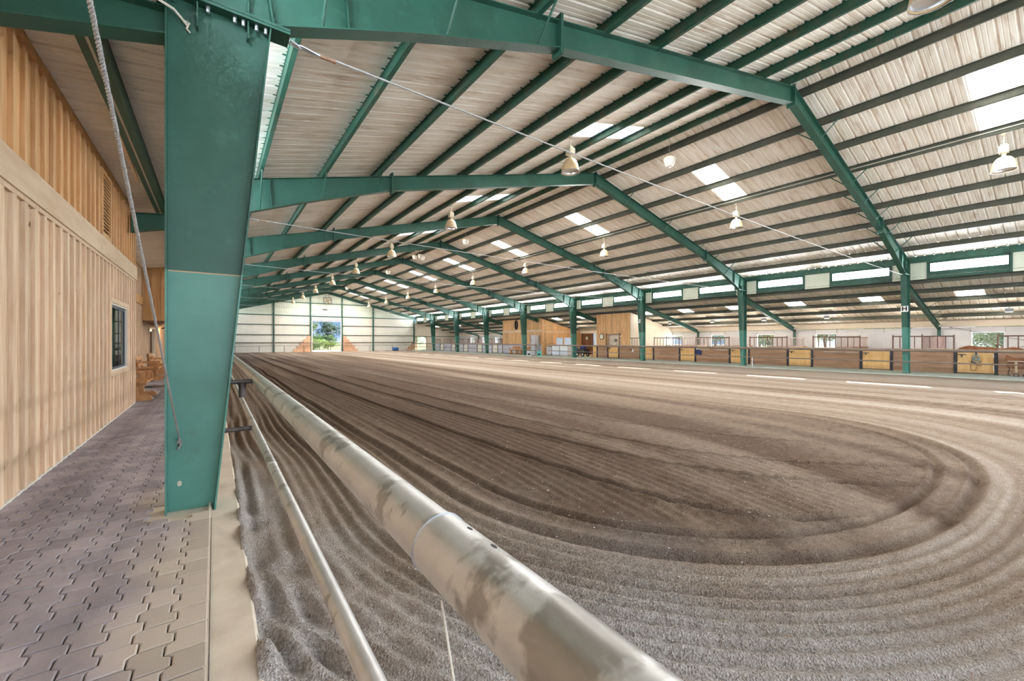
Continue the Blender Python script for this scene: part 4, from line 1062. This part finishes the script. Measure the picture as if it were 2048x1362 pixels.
# ================================================================== furniture and loose things in the aisle
def bench(loc, rz, label, L=1.45):
    t = thing('wooden_bench', label, 'bench', loc, rz, 'orange wooden benches')
    for y in (.16, L-.16):      # bench runs along local y, faces +x
        MB().prism([(-.02,0),(.74,0),(.78,.04),(.74,.11),(.70,.13),(.03,.13),(-.02,.10)], y-.045, y+.045).build('foot', BENCH, t)
        MB().prism([(.26,.12),(.50,.12),(.48,.40),(.28,.40)], y-.04, y+.04).build('leg', BENCH, t)
        MB().prism([(.02,.34),(.66,.40),(.66,.46),(.02,.42)], y-.04, y+.04).build('seat_bearer', BENCH, t)
        MB().obox((.02,y,.66), (.07,.07,.64), (0,-.22,0)).build('back_post', BENCH, t)
        MB().obox((.56,y,.55), (.09,.07,.28)).build('arm_post', BENCH, t)
        MB().obox((.30,y,.70), (.66,.12,.035)).build('armrest', BENCH, t)
    for k in range(4): MB().box(.10+k*.145, .235+k*.145, .0, L, .455, .492).build('seat_plank', BENCH, t)
    for z, x in ((.64,.06),(.86,.01)): MB().obox((x,L/2,z), (.035,L,.16), (0,-.22,0)).build('back_plank', BENCH, t)
    return t
b0 = bench((-2.08, 13.98, FW), 0, 'orange wooden bench partly hidden behind the corner of the near cedar wall')
dup(b0, (-2.42, 20.9, FW), 0, 'orange wooden bench with open arms under the far walkway window, second along')
dup(b0, (-2.42, 24.7, FW), 0, 'orange wooden bench furthest along the walkway')
dup(b0, (28.95, 39.7, 0), math.pi, 'orange wooden bench against the tall wooden room, further one')
dup(b0, (28.95, 37.6, 0), math.pi, 'orange wooden bench against the tall wooden room, closer to the grey locker')
t = thing('floor_disc', 'thin dark round disc on the pavers in front of the benches', 'mat', (-1.65, 18.2, FW))  # thin dark disc laid flat on the pavers
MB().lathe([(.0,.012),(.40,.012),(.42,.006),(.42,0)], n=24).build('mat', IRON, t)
# wall lantern
t = thing('barn_light', 'small black barn light glowing on the recessed cedar wall', 'lamp', (W2+.02, 29.6, 2.35))
MB().path([(0,0,.0),(.10,0,.12),(.24,0,.10),(.26,0,.0)], .014, 8).build('arm', IRON, t, True)
MB().lathe([(.03,.02),(.05,-.02),(.20,-.11),(.19,-.12),(.04,-.04)], (.26,0,0), 16).build('shade', IRON, t, True)
MB().lathe([(0,-.15),(.035,-.12),(.03,-.07),(.0,-.05)], (.26,0,0), 10).build('bulb', mat('warm_bulb', (1,.8,.5), rough=.4, emit=((1,.62,.28),6)), t, True)
pl = bpy.data.lights.new('barn_light_bulb', 'POINT'); pl.energy = 18; pl.color = (1,.62,.3); pl.shadow_soft_size = .05
o = bpy.data.objects.new('barn_light_bulb', pl); C.objects.link(o); o.parent = t; o.location = (.30,0,-.20)

def cabinet(loc, label, w=1.15):
    t = thing('white_cabinet', label, 'cabinet', loc, 0, 'white cabinets in the alcove')
    MB().box(0,.65,0,w,.06,1.05).build('body', WHITE, t)
    MB().box(-.015,0,.03,w-.03,.10,.55).build('lower_panel', BLUEW, t); MB().box(-.015,0,.03,w-.03,.58,1.02).build('upper_panel', WHITE, t)
    MB().box(.02,.6,.02,w-.02,0,.06).build('plinth', GREYB, t)
    MB().prism([(.08,1.20),(.14,1.14),(w-.14,1.14),(w-.08,1.20),(w-.08,1.84),(w-.14,1.90),(.14,1.90),(.08,1.84)], .55, .62, 'x').build('back_panel', BLUEW, t)
    for y in (.2, w-.2): MB().box(.56,.62,y-.03,y+.03,1.05,1.16).build('bracket', STEEL, t)
    MB().box(-.03,-.015,w/2-.12,w/2+.12,.93,.96).build('handle', STEEL, t)
cabinet((29.75,31.15,0), 'white utility cabinet with blue-white back panel, closer to the blue barrel')
cabinet((29.75,32.42,0), 'white utility cabinet with blue-white back panel, closer to the grey locker')
t = thing('small_cabinet', 'low pale grey cabinet between locker and white cabinets', 'cabinet', (29.75,33.75,0))
MB().box(0,.6,0,.75,.05,.92).build('body', GREYP, t); MB().box(-.015,0,.04,.71,.10,.88).build('door', GREYP, t); MB().box(-.03,-.015,.60,.64,.45,.62).build('handle', IRON, t)
MB().box(-.03,.62,-.02,.77,.92,.95).build('top', IRON, t); MB().box(.02,.58,.02,.73,0,.05).build('plinth', IRON, t)
t = thing('tall_locker', 'tall brushed steel locker at the corner of the wooden room', 'locker', (28.62,35.05,0))
MB().box(0,.6,0,.85,.0,2.2).build('body', STEEL, t); MB().box(-.015,0,.03,.82,1.12,2.15).build('door', STEEL, t); MB().box(-.015,0,.03,.82,.06,1.08).build('door', STEEL, t)
for z in (1.5,.7): MB().box(-.035,-.015,.70,.73,z,z+.2).build('handle', IRON, t)
MB().box(.0,.60,.855,.90,0,2.22).build('side_frame', IRON, t)
t = thing('white_tall_door', 'tall white cabinet standing beside the clock room', 'cabinet', (30.0,27.15,0))
MB().box(0,.6,0,.62,.04,2.3).build('body', WHITE, t); MB().box(-.02,0,.02,.60,.9,2.28).build('door', WHITE, t); MB().box(-.02,0,.02,.60,.08,.88).build('door', WHITE, t)
MB().box(-.05,-.02,.53,.57,1.1,1.6).build('handle', STEEL, t); MB().box(.02,.58,.02,.6,0,.04).build('plinth', IRON, t)
MB().box(-.01,.05,.64,.70,0,2.3).build('edge_strip', NAVY, t)
# blue drum
def drum(loc, label, rot=(0,0,0)):
    t = thing('plastic_drum', label, 'drum', loc); t.rotation_euler = rot
    MB().lathe([(0,0),(.26,0),(.285,.03),(.285,.27),(.295,.29),(.285,.31),(.285,.56),(.295,.58),(.285,.60),(.285,.86),(.26,.89),(.25,.87),(0,.87)], n=24).build('body', BLUEB, t, True)
    MB().lathe([(0,.87),(.04,.87),(.04,.90),(0,.90)], (.15,0,0), 10).build('bung', WHITE, t)
    return t
drum((31.9,32.2,0), 'blue plastic drum standing upright in the alcove')
drum((23.15,YF-1.3,.24), 'blue plastic drum lying on its side by the far wall', (0, math.pi/2, 0))
# push cart
t = thing('push_cart', 'black wheeled push cart with a tall handle in the alcove', 'cart', (29.7,28.3,0), math.pi/2)
MB().prism([(.15,.35),(1.15,.35),(1.25,.75),(.05,.75)], -.32, .32).build('tub', IRON, t)
for x, y in ((.28,-.36),(.28,.36),(1.0,-.36),(1.0,.36)):
    w = MB().lathe([(.10,-.03),(.20,-.03),(.215,0),(.20,.03),(.10,.03),(.10,-.03)], (x,y,.215), 18, 'y').build('wheel', BLACK, t, True)
    MB().lathe([(0,-.02),(.11,-.02),(.11,.02),(0,.02)], (x,y,.215), 12, 'y').build('hub', CREAM, w, True)
for x in (.28,1.0): MB().tube((x,-.36,.215),(x,.36,.215), .014, n=6).build('axle', STEEL, t)
MB().path([(1.15,-.28,.5),(1.42,-.28,1.12),(1.42,.28,1.12),(1.15,.28,.5)], .018, 8).build('handle', TAN, t, True)
MB().tube((.3,0,.25),(1.0,0,.25), .02, n=6).build('chassis', STEEL, t)
MB().obox((.55,0,.95), (.5,.45,.35), (0,.2,0)).build('load', NAVY, t)
# mounting blocks
def mounting(loc, m_, label, rz):
    t = thing('mounting_block', label, 'mounting block', loc, rz, 'plastic mounting blocks')
    mb = MB().prism([(-.40,0),(.40,0),(.36,.22),(.16,.22),(.12,.50),(-.30,.50)], -.26, .26)
    mb.build('body', m_, t); MB().box(.16,.36,-.24,.24,.22,.235).build('lower_tread', m_, t); MB().box(-.29,.11,-.24,.24,.50,.515).build('upper_tread', m_, t)
    MB().box(-.12,.12,-.275,-.26,.08,.24).build('hand_hole', BLACK, t); MB().box(-.275*0-.41,-.39,-.12,.12,.10,.26).build('end_hole', BLACK, t)
mounting((26.75,33.8,0), GREYB, 'grey plastic mounting block on the kerb by the rail gap', .9)
mounting((27.35,32.9,0), TEAL, 'teal plastic mounting block on the kerb by the rail gap', .9)
# clocks and tyre
def clock(loc, r, label):
    t = thing('wall_clock', label, 'clock', loc)
    MB().lathe([(r,0),(r,-.04),(r*.86,-.055),(r*.86,-.02),(0,-.02)], n=28, axis='x').build('rim', IRON, t, True)
    MB().lathe([(0,-.025),(r*.85,-.025)], n=28, axis='x').build('face', CLOCKF, t)
    MB().obox((-.035,.0,r*.22), (.006,.02,r*.5)).build('hour_hand', BLACK, t); MB().obox((-.035,-r*.28,.03), (.006,r*.62,.016), (.25,0,0)).build('minute_hand', BLACK, t)
clock((XF-.045,26.03,1.96), .27, 'round clock with cream face on the front of the clock room')
clock((XB-.06,33.9,1.86), .24, 'round clock with cream face on the dark alcove wall')
t = thing('hung_collar', 'long black oval horse collar hung high on the tall wooden room', 'collar', (XF-.13,39.35,3.46))
mb = MB(); n = 28
mb.path([(0,.20*math.cos(2*math.pi*k/n),.48*math.sin(2*math.pi*k/n)) for k in range(n+1)], .085, 8).build('loop', BLACK, t, True)
# corner tree stump shaped stand with a bouquet in the hatch
t = thing('hatch_plant', 'dark bushy plant standing in the hatch of the clock room', 'plant', (XF-.0,24.45,1.19))
MB().lathe([(0,0),(.07,0),(.09,.16),(.08,.16),(0,.14)], n=12).build('pot', CREAM, t, True)
mb = MB()
for k in range(90):
    a = random.random()*6.28; el = random.uniform(0,1.4); r = random.uniform(.10,.34); p = Vector((r*math.cos(a)*math.cos(el)*.7, r*math.sin(a)*math.cos(el), .28+r*math.sin(el)))
    u = Vector((random.gauss(0,1),random.gauss(0,1),random.gauss(0,1))).normalized()*.05; v = u.orthogonal().normalized()*.03
    mb.add([p-u,p+v,p+u,p-v],[(0,1,2,3)])
mb.build('leaves', LEAF3, t)

# tack on the stall fronts
def blanket_bar(y, w, label):
    t = thing('blanket_bar', label, 'bar', (XF,y,.93), 0, 'white blanket bars')
    MB().tube((-.13,0,0),(-.13,w,0), .015, n=8).build('bar', ROPE_W, t, True)
    for a in (.03, w-.03): MB().tube((-.03,a,0),(-.14,a,0), .012, n=6).build('bracket', ROPE_W, t)
blanket_bar(14.45,.85,'pale blanket bar on the stall front beside the fifth half-door'); blanket_bar(15.75,.7,'pale blanket bar next to the navy halter')
blanket_bar(7.9,.9,'pale blanket bar on the third stall front, closer to its far side'); blanket_bar(7.2,.6,'pale blanket bar on the third stall front, close to the half-door')
t = thing('navy_halter', 'navy cloth and halter bundle hanging by the fifth half-door', 'halter', (XF-.10,16.55,.90))
mb = MB(); P = []
for k in range(7):
    for j in range(9):
        u = j/8-.5; v = k/6
        P.append((-.03-.05*math.sin(v*3)*(1-abs(u)), u*(.44-.10*v)+.03*math.sin(7*v), .02-.36*v+.05*math.cos(9*u)))
mb.add(P, [(k*9+j, k*9+j+1, (k+1)*9+j+1, (k+1)*9+j) for k in range(6) for j in range(8)])
mb.add([(x+.035,y,z) for x,y,z in P], [(k*9+j, (k+1)*9+j, (k+1)*9+j+1, k*9+j+1) for k in range(6) for j in range(8)])
mb.build('cloth', NAVY, t, True)
MB().path([(-.02,-.20,-.1),(-.03,-.22,-.3),(-.02,-.19,-.45)], .018, 6).build('strap', NAVY, t, True); MB().path([(-.05,.16,.05),(-.06,.02,.09),(-.05,-.12,.02)], .02, 6).build('halter_band', BLUEW, t, True)
t = thing('green_halter', 'sage-green halter with looped lead rope hung on the nearest half-door', 'halter', (XF-.05,2.80,.96))
MB().path([(-.0,.0,.06),(-.02,.0,-.05)], .035, 8).build('hook_strap', IRON, t, True)
MB().path([(-.03,.02,-.02),(-.05,.09,-.16),(-.05,.10,-.34),(-.05,.0,-.40),(-.05,-.10,-.34),(-.05,-.09,-.16),(-.03,-.02,-.02)], .030, 8).build('noseband', GREENC, t, True)
MB().path([(-.06,.07,-.20),(-.08,0,-.26),(-.06,-.08,-.24)], .045, 8).build('padding', GREENC, t, True)
MB().path([(-.06,.12,-.30),(-.05,.17,-.38),(-.05,.05,-.42),(-.05,-.16,-.34)], .014, 6).build('cheek_strap', BLACK, t, True)
MB().path([(-.05+.0*k,.08+.10*math.cos(k*.45),-.60+.21*math.sin(k*.45)) for k in range(15)], .010, 6).path([(-.05,-.12+.055*math.cos(k*.45),-.50+.07*math.sin(k*.45)) for k in range(15)], .010, 6).path([(-.05,.12,-.36),(-.05,.17,-.50),(-.05,.16,-.64)], .010, 6).build('lead_rope', LEATHER, t, True)
# saddle
t = thing('saddle', 'brown leather saddle with hanging stirrups on a rack at the nearest stall front', 'saddle', (XF-.36,1.52,.66))
mb = MB(); P = []; nu, nv = 14, 11
for i in range(nu+1):
    u = i/nu*2-1
    for j in range(nv+1):
        v = j/nv*2-1
        zr = .13*abs(u)**2.4*(1.15 if u > 0 else 1.0)
        P.append((v*(.17+.05*abs(v)), u*.36, .12+zr-.26*abs(v)**1.6*(1-.25*abs(u))))
mb.add(P, [(i*(nv+1)+j, (i+1)*(nv+1)+j, (i+1)*(nv+1)+j+1, i*(nv+1)+j+1) for i in range(nu) for j in range(nv)])
sm = mb.build('seat', LEATHER, t, True); md = sm.modifiers.new('thick', 'SOLIDIFY'); md.thickness = .03; md.offset = -1
MB().path([(0,-.34,.20),(-.02,-.38,.32),(0,-.36,.36)], [.05,.035,.045], 8).build('horn', LEATHER, t, True)
MB().prism([(-.34,.02),(.30,.02),(.34,-.26),(-.10,-.34),(-.38,-.20)], -.27, -.24, 'x').build('skirt', LEATHER, t)
for y, d in ((.05,0),(-.22,.05)): 
    MB().box(-.29-d,-.275-d,y-.04,y+.04,-.52,.0).build('stirrup_strap', TAN, t)
    MB().path([(-.29-d,y-.07,-.66),(-.29-d,y-.06,-.54),(-.29-d,y,-.50),(-.29-d,y+.06,-.54),(-.29-d,y+.07,-.66),(-.29-d,y-.07,-.66)], .016, 6).build('stirrup', IRON, t, True)
MB().path([(-.25,.26,-.1),(-.27,.24,-.35),(-.26,.28,-.55),(-.27,.22,-.63)], .012, 6).path([(-.25,-.30,-.1),(-.27,-.33,-.30),(-.26,-.29,-.5)], .012, 6).build('strap', BLACK, t, True)
MB().obox((-.1,0,.02), (.5,.6,.02), (0,0,0)).build('saddle_pad', ROPE_W, t)
MB().tube((.33,0,-.05),(-.2,0,-.05), .03, n=8).build('rack_arm', IRON, t)
# brown blanket heaped over the nearest half-door
t = thing('brown_blanket', 'reddish-brown blanket heaped behind the nearest stall half-door', 'blanket', (XF+.55,2.45,0))
mb = MB(); n = 26; m = 8; P = []
for i in range(n+1):
    u = i/n; y = -1.35+2.45*u
    top_ = 1.15+.20*math.exp(-((u-.80)/.16)**2)+.12*math.exp(-((u-.55)/.12)**2)+.15*math.exp(-((u-.25)/.13)**2)
    top_ = min(top_, 1.12+1.0*min(u, 1-u)*2)
    for j in range(m+1):
        a = math.pi*j/m
        P.append((-.30*math.cos(a), y, .55+(top_-.55)*math.sin(a)**.6))
mb.add(P, [(i*(m+1)+j, (i+1)*(m+1)+j, (i+1)*(m+1)+j+1, i*(m+1)+j+1) for i in range(n) for j in range(m)])
mb.build('cloth', RUGB, t, True)
MB().box(-.25,.25,-1.3,1.0,.50,.56).build('rack_top', KICK, t)
for x in (-.2,.2):
    for y in (-1.2,.9): MB().box(x-.03,x+.03,y-.03,y+.03,0,.5).build('rack_leg', KICK, t)
# white spray bottle bracket by the S column
t = thing('grooming_kit', 'small dark and white grooming kit hung beside the clock room half-door', 'kit', (XF-.06,22.6,.78))
MB().obox((0,.12,.02), (.06,.30,.05), (.3,0,0)).build('brush', BLACK, t); MB().lathe([(0,-.16),(.07,-.15),(.07,.0),(.03,.06),(0,.07)], (-.02,-.1,0), 12).build('bottle', WHITE, t, True)

# ================================================================== far end: stepped blocks, fan, sign
def steps(name, label, x0, sgn, n, w0, w1, h, y):
    t = thing(name, label, 'stepped blocks', (0,0,0), 0, 'terracotta stepped blocks')
    for k in range(n):
        w = w0+(w1-w0)*k/(n-1); a, b = sorted((x0, x0+sgn*w))
        MB().box(a, b, y-.35, y+.05, -.08+k*h, -.08+(k+1)*h-.015).build('block', TERRA, t)
steps('stepped_blocks', 'terracotta blocks stepped up to the far doorway, on its walkway side', 11.25, -1, 5, 2.15, .42, .47, YF-.3)
steps('stepped_blocks', 'terracotta blocks stepped up to the far doorway, on its stable side', 15.85, 1, 5, 2.05, .40, .46, YF-.3)
steps('stepped_blocks', 'short pile of terracotta blocks in the far stable-side corner', 27.1, -1, 4, 1.25, .35, .33, YF-.3)
t = thing('hanging_fan', 'round fan in a square frame hung at the peak of the far gable', 'fan', (13.58,YF-.5,7.55))
MB().path([(-.55,0,.42),(.55,0,.42),(.55,0,-.5),(-.55,0,-.5),(-.55,0,.42)], .04, 6).build('frame', IRON, t)
MB().lathe([(.48,-.10),(.50,-.10),(.50,.10),(.48,.10),(.48,-.10)], (0,0,-.04), 24, 'y').build('shroud', BLADE, t, True)
for k in range(4): MB().obox((.23*math.cos(k*1.571+.4),0,-.04+.23*math.sin(k*1.571+.4)), (.42,.02,.17), (.4,-(k*1.571+.4),0)).build('blade', BLADE, t)
MB().lathe([(0,-.12),(.09,-.10),(.09,.08),(0,.08)], (0,0,-.04), 12, 'y').build('motor', BLADE, t, True)
for x in (-.2,.2): MB().tube((x,0,.42),(x,0,1.35), .02, n=6).build('hanger', IRON, t)
t = thing('wall_sign', 'small dark rectangular sign above the far doorway', 'sign', (13.35,YF+.02,6.22))
MB().box(-.30,.30,-.03,.0,-.10,.10).build('board', IRON, t); MB().box(-.25,.25,-.035,-.03,-.02,.02).build('stripe', CREAM, t)

# ================================================================== lamps
def highbay():
    t = thing('high_bay_lamp', '', 'lamp', (0,0,0), 0, 'high bay lamps over the arena')
    MB().tube((0,0,0),(0,0,-.36), .014, n=8).box(-.05,.05,-.04,.04,-.05,.02).build('stem', BALLAST, t)
    MB().box(-.10,.10,-.10,.10,-.56,-.36).box(-.06,.06,-.06,.06,-.36,-.31).build('ballast_box', BALLAST, t)
    MB().lathe([(.07,-.56),(.05,-.58),(.05,-.66),(.08,-.68)], n=16).build('neck', BALLAST, t, True)
    s_ = MB().lathe([(.08,-.68),(.14,-.70),(.195,-.77),(.235,-.88),(.258,-1.0),(.265,-1.06),(.255,-1.06),(.245,-1.0),(.222,-.89),(.18,-.79),(.13,-.72),(.0,-.70)], n=28).build('reflector', CREAMP, t, True)
    MB().lathe([(.0,-.96),(.13,-.965),(.235,-.985),(.247,-1.03)], n=28).build('lens', SILVER, s_, True)
    MB().lathe([(.262,-1.055),(.272,-1.058),(.272,-1.075),(.256,-1.075)], n=28).build('rim', SILVER, s_, True)
    return t
proto = None
NTH = ['first','second','third','fourth','fifth','sixth','seventh','eighth','ninth']
for sd, x in ((0, PUR[3]+.06), (1, XW-PUR[3]+.06)):
    for k in range(9):
        y = SKY_Y-S+k*S
        loc = (x, y, rz(x)-.22)
        lab = 'cream bell-shaped high bay lamp, %s of the row on the %s slope' % (NTH[k], 'walkway' if sd == 0 else 'stable')
        if proto is None:
            proto = highbay(); proto.location = loc; proto['label'] = lab; t = proto
        else:
            t = dup(proto, loc, 0, lab)
def jar(loc, label=None, parent=None, tilt=0):
    t = empty('prismatic_lamp', loc)
    if label: tag(t, label, 'lamp', 'small ridge lamps')
    if parent: t.parent = parent
    MB().lathe([(.12,.03),(.20,0),(.20,-.03),(.19,-.05)], n=20).build('cap', CREAMP, t, True)
    MB().lathe([(.215,-.03),(.20,-.16),(.15,-.30),(.10,-.34),(0,-.35)], n=14).build('lens', CLEARP, t)
    return t
for n_, k in enumerate((0,2,4,6)):
    t = jar((XC+.05, SKY_Y+k*S, 8.38), 'small white prismatic lamp hung under the ridge, %s from the camera' % nthw[n_])
    MB().tube((0,0,.02),(0,0,.72), .009, n=6).build('rod', STEEL, t)
t = thing('lamp_cluster', 'cluster of three white prismatic lamps hung under the ridge', 'lamp', (XC+.0, SKY_Y+3*S, 8.62))
for a in range(3):
    p = jar((.36*math.cos(a*2.1+.4), .36*math.sin(a*2.1+.4), -.02), None, t); p.name = 'cluster_lamp'
    MB().tube((0,0,0),(.36*math.cos(a*2.1+.4), .36*math.sin(a*2.1+.4), .02), .02, n=6).build('arm', IRON, t)
MB().tube((0,0,0),(0,0,.48), .018, n=6).build('rod', IRON, t)
t = thing('conduit', 'thin pale electrical conduit clipped along the purlin of the stable slope', 'conduit', (0,0,0))
MB().tube((XW-PUR[3]-.02,-3,rz(XW-PUR[3])-.10),(XW-PUR[3]-.02,YF-.2,rz(XW-PUR[3])-.10), .014, n=6).build('pipe', ROPE_W, t)
fl = bpy.data.lights.new('flood_bulb', 'POINT'); fl.energy = 42; fl.color = (1,.90,.76); fl.shadow_soft_size = .1
for k in range(10):
    y = 2.0+k*3.8
    if 22 < y < 27 or 34 < y < 42.5: continue
    t = thing('shed_flood_light', 'small pale flood light under the shed roof, %s from the near end' % (NTH+['tenth'])[k], 'lamp', (32.40, y, sz(32.4)-.22), 0, 'flood lights over the stalls')
    MB().box(-.02,.02,-.02,.02,-.06,.0).build('bracket', STEEL, t)
    MB().prism([(-.12,-.22),(.10,-.24),(.08,-.07),(-.05,-.06)], -.14, .14).build('housing', GREYB, t)
    MB().box(-.115,.09,-.125,.125,-.25,-.235).build('lens', CLEARP, t)
    lo = bpy.data.objects.new('flood_bulb', fl); C.objects.link(lo); lo.location = (32.40, y, sz(32.4)-.62)

# ================================================================== outside: trees, hills
def crown_mesh(seed, rx, rz_, n, leaf, m_):
    r = random.Random(seed); mb = MB(); blobs = []
    for k in range(11):
        a = r.random()*6.28; rr_ = r.uniform(.1,.75)
        blobs.append((Vector((rx*rr_*math.cos(a), rx*rr_*math.sin(a), rz_*r.uniform(-.6,.75))), r.uniform(.32,.55)))
    for k in range(n):
        c_, s_ = r.choice(blobs)
        d = Vector((r.gauss(0,1), r.gauss(0,1), r.gauss(0,1))).normalized()*r.uniform(.55,1.0)
        p = c_+Vector((d.x*rx*s_, d.y*rx*s_, d.z*rz_*s_))
        u = Vector((r.gauss(0,1), r.gauss(0,1), r.gauss(0,.6))).normalized(); v = u.orthogonal().normalized()
        l = leaf*r.uniform(.6,1.3)
        mb.add([p-u*l, p+v*l*.5, p+u*l, p-v*l*.5], [(0,1,2,3)])
    return mb.mesh('crown', m_)
CR = [crown_mesh(1,1,1,3600,.05,LEAF), crown_mesh(2,1,1,3600,.05,LEAF2), crown_mesh(3,1,1,3600,.05,LEAF3)]
TRK = MB().tube((0,0,-.5),(0,0,.6), .05, .025, n=8).tube((0,0,.25),(.35,.1,.75), .025, .012, n=6).tube((0,0,.35),(-.3,-.15,.8), .022, .01, n=6).mesh('trunk', BARK, True)
def tree(loc, w, h, kind, label, rzr=0.0):
    t = thing('tree', label, 'tree', loc, rzr, 'trees outside')
    c_ = obj('crown', CR[kind], t, (0,0,h*.60)); c_.scale = (w/1.25, w/1.25, h*.40)
    k_ = obj('trunk', TRK, t, (0,0,0)); k_.scale = (h*.5, h*.5, h)
    return t
G = -.32
tree((15.2,92,G), 3.6, 6.3, 0, 'broad green tree in the middle of the far doorway view')
tree((10.6,96,G), 4.0, 5.3, 2, 'bluish green tree on the walkway side of the far doorway view', 1)
tree((20.5,98,G), 3.8, 6.4, 2, 'bluish green tree on the stable side of the far doorway view', 2)
tree((12.6,78,G), 2.0, 2.6, 1, 'low bright green bush just outside the far doorway', .4)
tree((15.3,80,G), 2.2, 2.3, 1, 'second low bright bush outside the far doorway', 2.2)
tree((17.6,82,G), 1.8, 3.0, 0, 'dark green bush outside the stable edge of the far doorway', 1.2)
tree((13.4,75,G), 1.9, 1.7, 0, 'low green bush right behind the sill of the far doorway', 3.1)
tree((16.3,76,G), 1.9, 1.9, 1, 'low yellow-green bush behind the stable jamb of the far doorway', 4.1)
tree((14.9,84,G), 2.6, 2.8, 0, 'mid-height green bush below the broad doorway tree', 5.0)
tree((36.5,80,G), 3.8, 5.5, 1, 'bright green tree seen through the small far shed doorway', 1.2)
tree((31.5,76,G), 2.6, 4.0, 0, 'green bush just behind the small far shed doorway', .2)
for k, y in enumerate((2.6,8.6,13,17.5,22.5,27,45,50,55,60)):
    tree((42.2+1.2*(k % 3), y+.3, G), 2.8, 4.6+.5*(k % 2), 1 if k % 3 else 0, 'leafy bright tree outside the stable windows, %s from the near end' % (NTH+['tenth'])[k], k*1.3)
mb = MB(); n = 60
P = [(-150+400*k/n, 230+18*math.sin(k*.5), -1) for k in range(n+1)] + [(-150+400*k/n, 250+18*math.sin(k*.5), 7+4*math.sin(k*.37)+3*math.sin(k*.91+1)) for k in range(n+1)]
mb.add(P, [(k, k+1, k+n+2, k+n+1) for k in range(n)])
tag(mb.build('hills', HILLM, None, True), 'low scrubby hills on the horizon beyond the doorway', None, None, 'structure')
